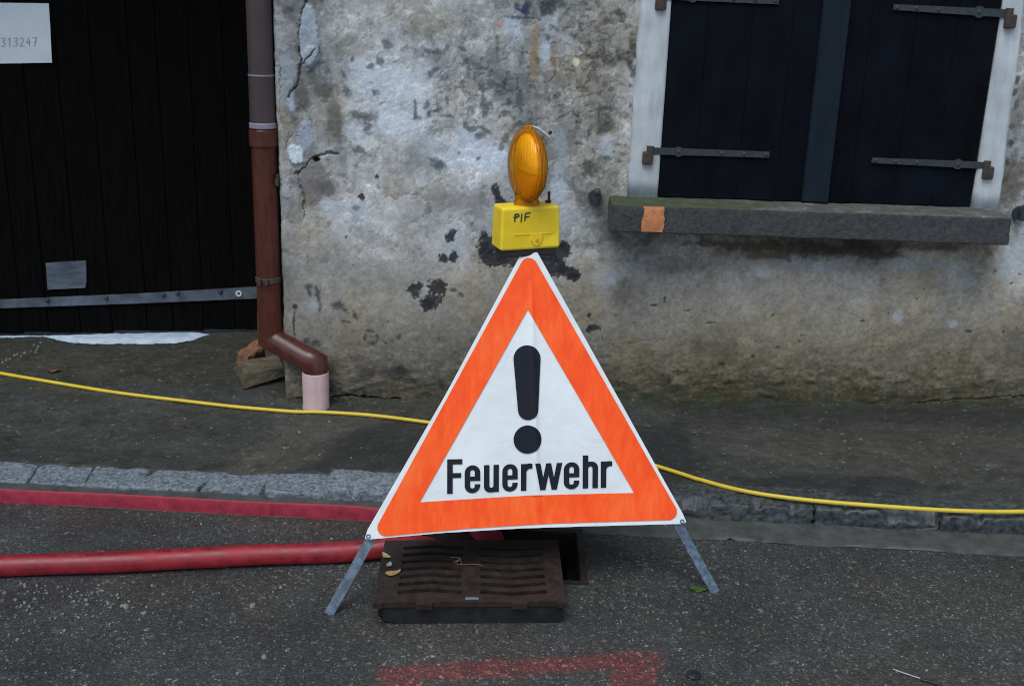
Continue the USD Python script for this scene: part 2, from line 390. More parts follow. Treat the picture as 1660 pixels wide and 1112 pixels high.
# road asphalt: dark binder with pale chippings of several sizes, relief from the same cells
mat('asphalt', {
    'g': ('geometry', {}), 'a': ('attribute', dict(attribute='Cd')),
    'v1': ('voronoi_texture', dict(scale=225.0, feature='f1', randomness=1.0)),
    'v2': ('voronoi_texture', dict(scale=95.0, feature='f1', randomness=1.0)),
    's1': ('separate_color', {}), 's2': ('separate_color', {}),
    'k1': ('rgb_ramp', dict(ramp=[(0.0, (0.68, 0.68, 0.68)), (0.5, (0.92, 0.92, 0.92)), (0.8, (1.25, 1.26, 1.28)), (0.94, (1.7, 1.72, 1.74)), (0.982, (2.6, 2.6, 2.6)), (1.0, (5.0, 5.0, 4.9))])),
    'k2': ('rgb_ramp', dict(ramp=[(0.0, (0.75, 0.75, 0.75)), (0.85, (1.05, 1.05, 1.05)), (0.97, (1.3, 1.3, 1.3)), (0.992, (2.0, 2.0, 1.95)), (1.0, (2.8, 2.8, 2.7))])),
    'n': ('noise_texture', dict(scale=3.0, detail=7.0, roughness=0.65)),
    'kn': ('rgb_ramp', dict(ramp=[(0.3, (0.74, 0.74, 0.76)), (0.7, (1.24, 1.24, 1.2))])),
    'm1': ('mix', dict(mix_type='multiply', fac=1.0)), 'm2': ('mix', dict(mix_type='multiply', fac=1.0)), 'm3': ('mix', dict(mix_type='multiply', fac=1.0)),
    'nb': ('noise_texture', dict(scale=260.0, detail=3.0)),
    'ad': ('math', dict(math_type='subtract')),
    'b': ('bump', dict(strength=0.55, distance=0.003)),
    'rr': ('map_range', dict(from_min=0.35, from_max=0.65, to_min=0.42, to_max=0.68)),
    'p': ('principled_bsdf', dict(specular_ior_level=0.42))},
    [('g.position', 'v1.vector'), ('g.position', 'v2.vector'), ('g.position', 'n.vector'), ('g.position', 'nb.vector'), ('v1.color', 's1.color'), ('v2.color', 's2.color'), ('s1.r', 'k1.fac'), ('s2.g', 'k2.fac'),
     ('n.fac', 'kn.fac'), ('a.color', 'm1.color1'), ('k1.color', 'm1.color2'), ('m1.color', 'm2.color1'), ('k2.color', 'm2.color2'), ('m2.color', 'm3.color1'), ('kn.color', 'm3.color2'), ('m3.color', 'p.base_color'),
     ('nb.fac', 'ad.value1'), ('v1.distance', 'ad.value2'), ('ad.value', 'b.height'), ('b.normal', 'p.normal'), ('n.fac', 'rr.value'), ('rr.result', 'p.roughness')])
# pavement: worn fine asphalt, fewer chippings, damp
mat('pavement_look', {
    'g': ('geometry', {}), 'a': ('attribute', dict(attribute='Cd')),
    'v1': ('voronoi_texture', dict(scale=120.0, feature='f1')),
    's1': ('separate_color', {}),
    'k1': ('rgb_ramp', dict(ramp=[(0.0, (0.8, 0.8, 0.8)), (0.9, (1.1, 1.1, 1.1)), (0.975, (1.3, 1.3, 1.3)), (0.994, (2.4, 2.4, 2.3)), (1.0, (4.0, 4.0, 3.8))])),
    'mp': ('mapping', dict(scale=(0.6, 1.0, 1.0))),
    'n': ('noise_texture', dict(scale=13.0, detail=12.0, roughness=0.8)),
    'kn': ('rgb_ramp', dict(ramp=[(0.28, (0.62, 0.62, 0.63)), (0.5, (1.0, 1.0, 1.0)), (0.72, (1.42, 1.4, 1.34))])),
    'n3': ('noise_texture', dict(scale=170.0, detail=5.0, roughness=0.75)),
    'k3': ('rgb_ramp', dict(ramp=[(0.3, (0.52, 0.52, 0.52)), (0.7, (1.52, 1.52, 1.5))])),
    'm1': ('mix', dict(mix_type='multiply', fac=1.0)), 'm2': ('mix', dict(mix_type='multiply', fac=1.0)), 'm3': ('mix', dict(mix_type='multiply', fac=1.0)),
    'b': ('bump', dict(strength=0.7, distance=0.003)),
    'rr': ('map_range', dict(from_min=0.35, from_max=0.65, to_min=0.40, to_max=0.70)),
    'p': ('principled_bsdf', dict(specular_ior_level=0.42))},
    [('g.position', 'v1.vector'), ('g.position', 'mp.vector'), ('mp.vector', 'n.vector'), ('g.position', 'n3.vector'), ('v1.color', 's1.color'), ('s1.r', 'k1.fac'), ('n.fac', 'kn.fac'), ('n3.fac', 'k3.fac'),
     ('a.color', 'm1.color1'), ('k1.color', 'm1.color2'), ('m1.color', 'm2.color1'), ('kn.color', 'm2.color2'), ('m2.color', 'm3.color1'), ('k3.color', 'm3.color2'), ('m3.color', 'p.base_color'),
     ('n3.fac', 'b.height'), ('b.normal', 'p.normal'), ('n.fac', 'rr.value'), ('rr.result', 'p.roughness')])

# ------------------------------------------------------------------ the lie of the land
WALL_Y, CORNER_X = 3.83, -0.828
def slope_z(x):
    return 0.026 * 5 * np.tanh(np.asarray(x, float) / 5)
def kerb_y(x):                                   # the kerb's front edge
    return 3.066 - 0.094 * np.clip(x, -6, 6)
def kerb_h(x):                                   # lowered in front of the gate
    return 0.016 + 0.046 * smooth(-0.95, -0.1, np.asarray(x, float))
KERB_D = 0.145
def pave_z(x, y):
    yk = kerb_y(x) + KERB_D
    t = np.clip((y - yk) / (WALL_Y - yk), 0, 1)
    kh = kerb_h(x) - 0.005 + 0.007 * smooth(-0.5, 0.0, np.asarray(x, float))
    return slope_z(x) + kh + (0.08 - kh) * t + 0.1 * np.clip(y - WALL_Y, 0, 1.2)
def road_z(x, y):
    return slope_z(x)
def on_pave(px, py):
    d = ray(px, py); t = 3.5
    for _ in range(30):
        p = CAM + d * t
        t += (p[2] - pave_z(p[0], p[1])) / -d[2]
    return CAM + d * t
def on_road(px, py, h=0.0):
    d = ray(px, py); t = 3.0
    for _ in range(20):
        p = CAM + d * t
        t += (p[2] - road_z(p[0], p[1]) - h) / -d[2]
    return CAM + d * t

def soft_blob(X, Y, cx, cy, a, b, ang=0.0, irr=0.5, freq=40.0, seed=0, edge=0.15):
    """1 inside an uneven ellipse, 0 outside"""
    c, s = math.cos(ang), math.sin(ang)
    u, v = (X - cx) * c + (Y - cy) * s, -(X - cx) * s + (Y - cy) * c
    d = np.sqrt((u / a) ** 2 + (v / b) ** 2)
    n = meshkit.fbm(np.stack([X * freq, Y * freq, np.full_like(X, seed * 3.7)], -1), 4, seed) - 0.5
    return 1 - smooth(1 - edge, 1 + edge, d + n * 2 * irr)

# ------------------------------------------------------------------ road
PIT_X, PIT_V = (-0.285, 0.210), (-0.405, -0.118)      # the open gully, v = distance from the kerb line
xs = graded(-1.75, 1.75, 0.007, (-60, 60))
vs = graded(-1.0, 0.03, 0.007, (-60, 60))
xs[np.argmin(abs(xs - PIT_X[0]))], xs[np.argmin(abs(xs - PIT_X[1]))] = PIT_X
vs[np.argmin(abs(vs - PIT_V[0]))], vs[np.argmin(abs(vs - PIT_V[1]))] = PIT_V
XX, VV = np.meshgrid(xs, vs)
YY = VV + kerb_y(XX)
ZZ = road_z(XX, YY) + 0.0035 * (meshkit.fbm(np.stack([XX * 3, YY * 3, XX * 0], -1), 3, 3) - 0.5) * (abs(XX) < 3)
ZZ -= 0.03 * smooth(0.02, 0.2, VV)                    # runs on under the pavement
P = np.stack([XX, YY, ZZ], -1)
base = np.array([0.0362, 0.0396, 0.0384])
col = np.ones(XX.shape + (3,)) * base
lo = meshkit.fbm(np.stack([XX * 2.2, YY * 2.2, XX * 0 + 9], -1), 4, 11)
col *= (0.82 + 0.4 * lo)[..., None]
warm = smooth(0.5, 0.7, meshkit.fbm(np.stack([XX * 4, YY * 5, XX * 0], -1), 4, 21))
col *= 1 + warm[..., None] * np.array([0.12, 0.02, -0.06])
# lighter, dusty ground to the left of the foot of the sign
# red paint: corner of a sprayed frame, worn
def stroke_mask(p0, p1, w, irr, seed):
    a, b = np.array(p0[:2]), np.array(p1[:2]); d = b - a; L = np.linalg.norm(d); d /= L
    u = (XX - a[0]) * d[0] + (YY - a[1]) * d[1]; v = -(XX - a[0]) * d[1] + (YY - a[1]) * d[0]
    n = (meshkit.fbm(np.stack([XX * 60, YY * 60, XX * 0 + seed], -1), 4, seed) - 0.5) * irr
    return smooth(-0.008, 0.010, w / 2 - abs(v) + n) * smooth(-0.01, 0.01, u + n) * smooth(-0.01, 0.01, L - u + n)
pa, pb, pc, pd = on_road(612, 1094), on_road(1072, 1067), on_road(600, 1150), on_road(1010, 1150)
red = np.maximum.reduce([stroke_mask(pa, pb, 0.066, 0.03, 5), stroke_mask(on_road(650, 1090), on_road(640, 1160), 0.085, 0.03, 6), stroke_mask(on_road(1040, 1065), on_road(1010, 1160), 0.10, 0.04, 8)])
wear = meshkit.fbm(np.stack([XX * 110, YY * 110, XX * 0], -1), 4, 17)
red = gaussian_filter(red, 0.8) * (0.5 + 0.5 * smooth(0.30, 0.60, wear)) * 0.92
col = col * (1 - red[..., None]) + red[..., None] * np.array([0.125, 0.034, 0.034])
keep = ~((XX[:-1, :-1] >= PIT_X[0] - 1e-6) & (XX[1:, 1:] <= PIT_X[1] + 1e-6) & (VV[:-1, :-1] >= PIT_V[0] - 1e-6) & (VV[1:, 1:] <= PIT_V[1] + 1e-6))
q = grid_faces(*XX.shape)[keep.ravel()]
obj('road', (P.reshape(-1, 3), q), 'asphalt', smooth_angle=True, kind='structure', label='dark grey asphalt road with pale chippings and worn red paint', color=col.reshape(-1, 3))

# ------------------------------------------------------------------ gutter strip
xs = np.r_[np.linspace(-12, -1.9, 30), np.linspace(-1.85, 1.85, 260), np.linspace(1.9, 12, 30)]
rows = np.array([-0.112, -0.108, -0.09, -0.06, -0.03, -0.004, 0.012])
XX, VV = np.meshgrid(xs, rows)
VV = VV + (VV < -0.1) * 0.026 * (meshkit.fbm(np.stack([XX * 9, XX * 0, XX * 0], -1), 4, 2) - 0.5)
YY = VV + kerb_y(XX)
ZZ = road_z(XX, YY) + np.where(VV < -0.105, 0.001, 0.007) + 0.004 * smooth(-0.06, 0.0, VV) + 0.002 * (meshkit.fbm(np.stack([XX * 14, YY * 14, XX * 0], -1), 3, 4) - 0.5)
obj('gutter', (np.stack([XX, YY, ZZ], -1).reshape(-1, 3), grid_faces(*XX.shape)), 'gutter_look', smooth_angle=True, kind='structure', label='smooth grey mortar strip along the foot of the kerb')

# ------------------------------------------------------------------ kerb of granite setts
kerb = UsdGeom.Xform.Define(stage, '/World/kerb').GetPrim()
put(kerb, 'row of rough granite kerb stones between pavement and road', kind='structure')
edges = [on_road(px, 795 + px * 0.018, 0.016)[0] for px in (-150, -60, 25, 122, 215, 322, 424, 527)]
x = edges[-1]
while x < 2.6:
    x += rng.uniform(0.3, 0.55); edges.append(x)
for i in range(len(edges) - 1):
    a, b = edges[i] + 0.001, edges[i + 1] - 0.001
    xm = (a + b) / 2; h = float(kerb_h(xm))
    dark_ = xm > -0.42
    m = grid_box(b - a, KERB_D - 0.006, h + 0.09, 0.009, 0.008)
    vv = m.vertices.copy()
    w = np.stack([vv[:, 0] + xm, vv[:, 1], vv[:, 2]], 1)
    nz = np.array(m.vertex_normals)
    amp = 0.010
    vv += nz * ((meshkit.fbm(w * 13 + i * 5.1, 3, i) - 0.5) * 2 * amp)[:, None] + nz * ((meshkit.fbm(w * 60 + i * 5.1, 3, i) - 0.5) * amp * 0.9)[:, None]
    vv[:, :2] += 0.012 * np.stack([meshkit.fbm(w * 9 + 40, 3, i + 50), meshkit.fbm(w * 9 + 80, 3, i + 70)], 1) - 0.006
    sk = rng.uniform(-0.28, 0.28) if not dark_ else rng.uniform(-0.1, 0.1)
    vv[:, 0] += vv[:, 1] * sk
    vv[:, 2] += -(h + 0.09) / 2 + h
    if dark_:                                                  # the front arris is worn and broken away
        fr_ = smooth(-0.02, -KERB_D / 2, vv[:, 1]) * smooth(0, h, vv[:, 2])
        vv[:, 2] -= fr_ * (0.004 + 0.030 * smooth(0.45, 0.75, meshkit.fbm(np.c_[vv[:, 0] + xm, vv[:, 0] * 0, vv[:, 0] * 0] * 16, 4, 7)))
    xw = vv[:, 0] + xm
    dz = rng.uniform(-0.002, 0.003)
    out = np.stack([xw, vv[:, 1] + kerb_y(xw) + KERB_D / 2, vv[:, 2] + slope_z(xw) + dz + 0.002], 1)
    obj('kerb_stone', trimesh.Trimesh(out, m.faces, process=False), 'granite' if xm < -0.28 else 'dark_granite', kerb, smooth_angle=60)
xs = np.linspace(edges[0], edges[-1], 400)
XX, VV = np.meshgrid(xs, [0.01, 0.05, 0.1, KERB_D + 0.03])
ZZ = slope_z(XX) + kerb_h(XX) - 0.007 + 0.006 * (meshkit.fbm(np.stack([XX * 40, VV * 40, XX * 0], -1), 3, 5) - 0.5)
ZZ[0] -= 0.03
obj('joint_filling', (np.stack([XX, VV + kerb_y(XX), ZZ], -1).reshape(-1, 3), grid_faces(*XX.shape)), 'joint_mortar', kerb, smooth_angle=True)

# ------------------------------------------------------------------ pavement
DOOR_A, DOOR_B = np.array([-1.07, 4.45]), np.array([-2.12, 4.37])
xs = graded(-2.0, 2.0, 0.0075, (-60, 60))
vs = np.unique(np.r_[0.075, graded(0.08, 1.45, 0.0075, (0.0799, 40))])
XX, VV = np.meshgrid(xs, vs)
YY = VV + kerb_y(XX)
ZZ = pave_z(XX, YY) + 0.006 * (meshkit.fbm(np.stack([XX * 4, YY * 4, XX * 0], -1), 4, 8) - 0.5) + 0.0025 * (meshkit.fbm(np.stack([XX * 25, YY * 25, XX * 0], -1), 3, 9) - 0.5)
ZZ -= np.clip(KERB_D + 0.015 - VV - 0.055 * smooth(-0.5, 0.1, XX) + 0.05 * (meshkit.fbm(np.stack([XX * 18, VV * 18, XX * 0], -1), 4, 29) - 0.5), 0, 1) * 0.6
ZZ += 0.010 * smooth(WALL_Y - 0.07, WALL_Y + 0.01, YY) * (XX > CORNER_X) * smooth(0.35, 0.7, meshkit.fbm(np.stack([XX * 12, YY * 0, XX * 0], -1), 4, 19))
g3 = lambda k, s, f=1.0: meshkit.fbm(np.stack([XX * k * f, YY * k, XX * 0 + s], -1), 5, s)
grey, brown, dark, tan = np.array([0.0372, 0.0408, 0.0380]), np.array([0.0395, 0.0398, 0.0318]), np.array([0.0165, 0.0186, 0.0192]), np.array([0.058, 0.0555, 0.0475])
col = np.ones(XX.shape + (3,)) * grey
def lay(mask, c):
    global col
    col = col * (1 - mask[..., None]) + mask[..., None] * np.asarray(c)
lay(smooth(0.42, 0.62, g3(5, 2, 0.5)) * 0.7, brown)
lay(smooth(WALL_Y + 0.02, WALL_Y + 0.2, YY + 0.12 * (g3(9, 3) - 0.5)) * (XX < CORNER_X + 0.02) * 0.9, np.array([0.0365, 0.0365, 0.0280]))
def px_mask(pts, soft, irr, seed, freq=14):
    """soft region of the pavement between corner points"""
    pl = sg.Polygon([on_pave(*p)[:2] for p in pts])
    out = np.zeros(XX.shape)
    bx = pl.bounds; sel = (XX > bx[0] - 0.3) & (XX < bx[2] + 0.3) & (YY > bx[1] - 0.3) & (YY < bx[3] + 0.3)
    import shapely
    pt = shapely.points(XX[sel], YY[sel])
    d = shapely.distance(pl.boundary, pt) * np.where(shapely.contains(pl, pt), 1, -1)
    n = meshkit.fbm(np.stack([XX[sel] * freq, YY[sel] * freq, np.full(sel.sum(), seed)], -1), 5, seed) - 0.5
    out[sel] = smooth(-soft, soft, d + n * irr)
    return out
lay(px_mask([(450, 782), (520, 740), (545, 700), (640, 680), (1110, 690), (1150, 760), (1080, 830), (560, 800)], 0.03, 0.10, 31) * 0.85, dark)          # damp tarmac patch under and behind the sign
lay(px_mask([(330, 775), (440, 700), (500, 668), (640, 664), (640, 676), (560, 705), (470, 760), (430, 782)], 0.05, 0.08, 32) * 0.6, tan)               # paler dusty wedge by the drain stub
lay(px_mask([(1080, 655), (1660, 660), (1660, 690), (1100, 690)], 0.03, 0.10, 33) * 0.5, dark)
lay(px_mask([(1120, 700), (1400, 690), (1680, 700), (1680, 760), (1400, 765), (1160, 730)], 0.05, 0.12, 34) * 0.5, tan * 0.85)
lay(px_mask([(1180, 772), (1420, 768), (1560, 790), (1420, 806), (1200, 800)], 0.02, 0.07, 35) * 0.75, dark * 0.9)
lay(px_mask([(0, 715), (300, 740), (430, 770), (430, 790), (0, 752)], 0.025, 0.06, 36) * 0.55, dark * 1.2)
moss = smooth(WALL_Y - 0.10, WALL_Y - 0.005, YY) * smooth(0.4, 0.65, g3(16, 5)) * (XX > CORNER_X)
lay(moss * 0.5, [0.020, 0.026, 0.013])
col = col * (0.62 + 0.76 * meshkit.fbm(np.stack([XX * 38, YY * 60, XX * 0], -1), 4, 66))[..., None] * (0.8 + 0.4 * g3(6, 67, 0.6))[..., None]
obj('pavement', (np.stack([XX, YY, ZZ], -1).reshape(-1, 3), grid_faces(*XX.shape)), 'pavement_look', smooth_angle=True, kind='structure', label='damp worn dark pavement in front of the old house', color=col.reshape(-1, 3))

# ------------------------------------------------------------------ the house: plaster wall
house = thing('house', 'old house with stained peeling plaster, dark gate and shuttered window', 'house')
def W(px, py):
    p = at_y(px, py, WALL_Y); return p[0], p[2]

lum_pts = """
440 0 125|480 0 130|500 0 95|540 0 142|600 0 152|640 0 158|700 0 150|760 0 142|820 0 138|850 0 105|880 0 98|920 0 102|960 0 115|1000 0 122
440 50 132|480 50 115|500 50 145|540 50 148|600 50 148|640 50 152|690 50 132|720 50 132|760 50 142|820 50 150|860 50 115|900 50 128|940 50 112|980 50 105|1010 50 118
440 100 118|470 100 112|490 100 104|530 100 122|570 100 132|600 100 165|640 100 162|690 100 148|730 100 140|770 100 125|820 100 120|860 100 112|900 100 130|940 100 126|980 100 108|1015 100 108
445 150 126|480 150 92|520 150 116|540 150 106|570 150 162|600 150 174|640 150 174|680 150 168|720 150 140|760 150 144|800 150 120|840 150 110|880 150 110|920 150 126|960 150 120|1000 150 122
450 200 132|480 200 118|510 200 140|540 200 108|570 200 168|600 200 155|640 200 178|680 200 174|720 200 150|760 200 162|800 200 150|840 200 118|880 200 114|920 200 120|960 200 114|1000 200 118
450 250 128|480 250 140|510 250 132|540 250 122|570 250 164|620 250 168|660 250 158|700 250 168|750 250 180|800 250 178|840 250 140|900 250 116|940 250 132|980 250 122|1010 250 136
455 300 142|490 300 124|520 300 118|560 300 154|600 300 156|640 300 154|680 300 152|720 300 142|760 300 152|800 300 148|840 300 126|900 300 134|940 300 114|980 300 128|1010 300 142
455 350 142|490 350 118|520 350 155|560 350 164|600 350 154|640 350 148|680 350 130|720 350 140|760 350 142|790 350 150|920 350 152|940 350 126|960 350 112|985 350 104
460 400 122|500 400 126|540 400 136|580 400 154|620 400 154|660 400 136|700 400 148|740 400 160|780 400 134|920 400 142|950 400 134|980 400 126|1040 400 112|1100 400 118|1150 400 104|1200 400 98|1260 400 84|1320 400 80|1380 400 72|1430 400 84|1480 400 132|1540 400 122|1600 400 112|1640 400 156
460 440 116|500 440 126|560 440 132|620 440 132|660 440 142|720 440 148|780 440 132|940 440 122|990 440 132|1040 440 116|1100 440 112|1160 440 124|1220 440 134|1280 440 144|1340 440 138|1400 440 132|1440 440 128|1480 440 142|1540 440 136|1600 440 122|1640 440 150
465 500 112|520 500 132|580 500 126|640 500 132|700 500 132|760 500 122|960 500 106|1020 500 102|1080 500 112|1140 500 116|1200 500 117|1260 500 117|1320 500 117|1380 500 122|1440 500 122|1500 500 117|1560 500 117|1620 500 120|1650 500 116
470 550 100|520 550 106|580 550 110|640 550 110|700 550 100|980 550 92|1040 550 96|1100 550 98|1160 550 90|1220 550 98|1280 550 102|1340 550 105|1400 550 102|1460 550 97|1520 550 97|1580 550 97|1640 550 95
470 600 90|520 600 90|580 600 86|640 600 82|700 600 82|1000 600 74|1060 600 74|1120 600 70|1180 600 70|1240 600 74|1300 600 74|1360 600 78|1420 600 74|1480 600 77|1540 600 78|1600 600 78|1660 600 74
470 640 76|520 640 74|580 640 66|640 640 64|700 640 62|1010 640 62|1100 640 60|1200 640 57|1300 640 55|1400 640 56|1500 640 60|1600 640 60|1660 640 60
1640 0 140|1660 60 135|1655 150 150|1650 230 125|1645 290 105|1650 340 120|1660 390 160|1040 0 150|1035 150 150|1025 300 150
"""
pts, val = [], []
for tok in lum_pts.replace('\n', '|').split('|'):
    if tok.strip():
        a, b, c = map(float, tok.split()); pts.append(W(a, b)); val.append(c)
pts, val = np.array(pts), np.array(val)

FX0, FX1, FZ0, FZ1, ST = CORNER_X, 1.99, -0.12, 1.56, 0.0035
fx = np.linspace(FX0, FX1, int((FX1 - FX0) / ST)); fz = np.linspace(FZ0, FZ1, int((FZ1 - FZ0) / ST))
GX, GZ = np.meshgrid(fx, fz)
gx2, gz2 = np.meshgrid(np.arange(FX0 - 0.1, FX1 + 0.1, 0.012), np.arange(FZ0 - 0.1, FZ1 + 0.1, 0.012))
lo_ = griddata(pts, val, (gx2, gz2), method='linear'); nn = griddata(pts, val, (gx2, gz2), method='nearest')
lo_ = gaussian_filter(np.where(np.isnan(lo_), nn, lo_), 1.2)
from scipy.ndimage import map_coordinates
F = lambda k, s, o=5: meshkit.fbm(np.stack([GX * k, GZ * k, np.full_like(GX, s * 1.37)], -1), o, s)
wx, wz = 0.05 * (F(14, 41, 4) - 0.5), 0.05 * (F(14, 42, 4) - 0.5)          # the tones run ragged, not smooth
lum = map_coordinates(lo_, [(GZ + wz - (FZ0 - 0.1)) / 0.012, (GX + wx - (FX0 - 0.1)) / 0.012], order=1, mode='nearest')
H = np.zeros_like(GX)                                                       # relief, metres towards the street
up = smooth(0.35, 0.8, GZ)                                                  # whitewash survives higher up
n1, n2, n3 = F(9, 1), F(30, 2), F(90, 3, 4)
calm = 0.5 + 0.5 * smooth(0.55, 0.95, GZ)
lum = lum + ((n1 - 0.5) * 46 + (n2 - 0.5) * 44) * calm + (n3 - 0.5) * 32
brush = meshkit.fbm(np.stack([GX * 55, GZ * 7, GX * 0], -1), 4, 45)
lum += (brush - 0.5) * 26 * up
rid = 1 - np.abs(2 * meshkit.fbm(np.stack([GX * 13 + 2 * n2, GZ * 13 + 2 * n1, GX * 0 + 3], -1), 5, 46) - 1)
rid2 = 1 - np.abs(2 * meshkit.fbm(np.stack([GX * 24 + 2 * n1, GZ * 24, GX * 0 + 9], -1), 5, 47) - 1)
def zone(px, py, a, b):
    cx, cz = W(px, py); return np.exp(-((GX - cx) / (a / 447)) ** 2 - ((GZ - cz) / (b / 447)) ** 2)
veins = np.clip(zone(770, 140, 130, 80) + zone(930, 120, 90, 140) + 0.7 * zone(620, 200, 80, 60), 0, 1)
lum += up * smooth(0.90, 0.985, rid) * 20 * smooth(0.35, 0.6, n1)
lum -= veins * smooth(0.90, 0.98, rid2) * 34
# flaking whitewash edges: bright where the lime still sits, scuffed grey where it has gone
fl = F(18, 6, 6) + 0.25 * (F(70, 7, 4) - 0.5)
edge = smooth(0.50, 0.515, fl)
lum += up * (edge - 0.5) * 16
H += up * edge * 0.0018
crust = smooth(0.60, 0.64, F(26, 12, 6)) * up
lum -= crust * 20
H -= crust * 0.0015
# small pits and black mould points
pit_n = F(120, 13, 3)
lum -= 55 * smooth(0.735, 0.80, pit_n) * (0.4 + 0.6 * smooth(1.0, 0.2, GZ))
# horizontal trowel scars low on the wall
low = 1 - smooth(0.12, 0.42, GZ - 0.03 * GX)
scar = meshkit.fbm(np.stack([GX * 17 + 0.8 * n1, GZ * 50 + 2.5 * n1, GX * 0 + 5], -1), 5, 51)
lum += low * ((scar - 0.5) * 42 + (F(115, 52, 4) - 0.5) * 44)
H += low * (scar - 0.5) * 0.014 + (n1 - 0.5) * 0.012 + (F(3, 61, 3) - 0.5) * 0.02 + (n2 - 0.5) * 0.003
lum = np.clip(lum, 26, 205)
# tint: cool lime above, neutral then brown-green damp below
hgt = GZ
tw = smooth(0.75, 0.2, hgt) if False else 1 - smooth(0.25, 0.85, hgt)
brown_n = smooth(0.45, 0.7, F(7, 71))
warmth = np.clip(0.62 * tw + 0.55 * brown_n * (1 - smooth(135, 165, lum)) + 0.25 * smooth(0.40, 0.75, GX) * (1 - smooth(0.75, 0.85, GZ)), 0, 1)
srgb = lum[..., None] + np.stack([-2 + warmth * 11, 1 + warmth * 2, 1 - warmth * 12], -1)
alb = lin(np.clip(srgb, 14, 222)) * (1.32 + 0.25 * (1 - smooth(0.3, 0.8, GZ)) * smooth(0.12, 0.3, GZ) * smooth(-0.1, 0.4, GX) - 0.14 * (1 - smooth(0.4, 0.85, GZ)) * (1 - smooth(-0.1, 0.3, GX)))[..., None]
FINE = F(170, 14, 3)
BREAK = F(95, 15, 4)
F3 = F(40, 16, 4)
def stain(px, py, a, b, c, ang=0.0, irr=0.45, freq=45, seed=0, edge=0.12, k=1.0, h=0.0, ragged=0.0):
    """an uneven spot on the wall: photo place, half sizes in photo pixels, colour (sRGB), relief"""
    cx, cz = W(px, py); s = 1 / 447.0
    a_, b_ = a * s, b * s; R_ = 1.9 * max(a_, b_) + 0.01
    i0, i1 = np.searchsorted(fz, [cz - R_, cz + R_]); j0, j1 = np.searchsorted(fx, [cx - R_, cx + R_])
    if i1 <= i0 or j1 <= j0:
        return
    sl = (slice(i0, i1), slice(j0, j1))
    g_x = GX[sl] + 0.010 * (BREAK[sl] - 0.5) + 0.35 * a_ * (F3[sl] - 0.5); g_z = GZ[sl] + 0.010 * (FINE[sl] - 0.5) + 0.35 * b_ * (n2[sl] - 0.5)
    m = soft_blob(g_x, g_z, cx, cz, a_, b_, -ang, irr, freq, seed, edge)
    if ragged:
        m = m * (1 - ragged + ragged * smooth(0.36, 0.58, BREAK[sl] + 0.35 * (m - 0.6)))
    m = m * k
    cc = lin(c)
    nv = 0.8 + 0.4 * meshkit.fbm(np.stack([GX[sl] * 70, GZ[sl] * 70, GX[sl] * 0 + seed], -1), 3, seed)
    alb[sl] = alb[sl] * (1 - m[..., None]) + m[..., None] * cc * nv[..., None]
    H[sl] += m * h
BK = (40, 42, 46)
# pale patches of sound limewash
for t in [(635, 140, 60, 36, (190, 202, 212)), (600, 120, 30, 22, (186, 198, 206)), (740, 250, 46, 26, (196, 208, 220)), (800, 255, 30, 20, (200, 212, 226)), (650, 195, 40, 30, (186, 198, 208)), (575, 215, 22, 14, (192, 204, 214)),
          (535, 335, 22, 14, (184, 196, 206)), (585, 345, 16, 18, (176, 188, 196)), (735, 395, 26, 30, (172, 182, 188)), (905, 310, 16, 40, (172, 182, 190)), (760, 225, 16, 22, (188, 202, 216)), (830, 45, 16, 20, (178, 190, 204)),
          (908, 235, 14, 22, (158, 170, 176)), (985, 240, 16, 12, (164, 174, 180)), (890, 40, 14, 12, (164, 176, 184)), (885, 82, 8, 18, (172, 186, 200)), (965, 355, 16, 6, (178, 186, 192)), (960, 412, 12, 8, (186, 194, 200)),
          (985, 450, 22, 14, (158, 164, 172)), (1236, 440, 14, 9, (176, 182, 188)), (1290, 430, 40, 12, (160, 164, 166)), (1345, 432, 30, 10, (158, 162, 164)), (1455, 515, 9, 12, (170, 176, 180)), (1385, 488, 10, 4, (176, 180, 178)),
          (1545, 525, 8, 7, (166, 172, 178)), (1490, 430, 60, 10, (156, 162, 164)), (1640, 420, 26, 36, (168, 178, 184)), (1040, 543, 9, 7, (128, 130, 126)), (1570, 455, 12, 10, (150, 154, 156)), (510, 495, 12, 10, (160, 170, 176)), (520, 545, 10, 8, (120, 122, 116))]:
    stain(*t[:5], irr=0.55, freq=30, seed=int(t[0]), edge=0.7, k=0.78, h=0.0006, ragged=0.4 if t[0] < 1100 else 0.85)
# the peeling seam and bulges down the left edge
stain(500, 62, 15, 46, (150, 160, 170), irr=0.25, seed=2, edge=0.1, h=0.010)
stain(505, 92, 11, 14, (152, 164, 172), irr=0.25, seed=3, edge=0.1, h=0.008)
stain(480, 250, 13, 15, (190, 204, 210), irr=0.3, seed=4, edge=0.15, h=0.010)
stain(495, 222, 13, 22, (150, 160, 172), irr=0.45, seed=5, edge=0.3, h=0.005)
stain(474, 168, 10, 10, (152, 162, 174), irr=0.4, seed=6, edge=0.3, h=0.004)
stain(462, 125, 16, 34, (140, 152, 160), irr=0.5, seed=66, edge=0.4, k=0.7, h=0.003)
stain(542, 195, 12, 32, (104, 106, 96), irr=0.35, seed=7, edge=0.3, k=0.85)
stain(525, 148, 14, 10, (92, 94, 88), irr=0.4, seed=8, edge=0.3, k=0.8)
stain(489, 158, 12, 22, (86, 90, 88), irr=0.4, seed=9, edge=0.3, k=0.8)
stain(508, 295, 24, 38, (112, 108, 104), irr=0.35, seed=10, edge=0.25, k=0.8, h=-0.004)
stain(532, 305, 16, 12, (88, 92, 90), irr=0.5, seed=11, edge=0.3, k=0.7)
stain(565, 75, 34, 16, (124, 126, 118), irr=0.5, seed=12, edge=0.4, k=0.6)
stain(512, 259, 5, 4, (16, 16, 18), irr=0.3, seed=13, h=-0.012)
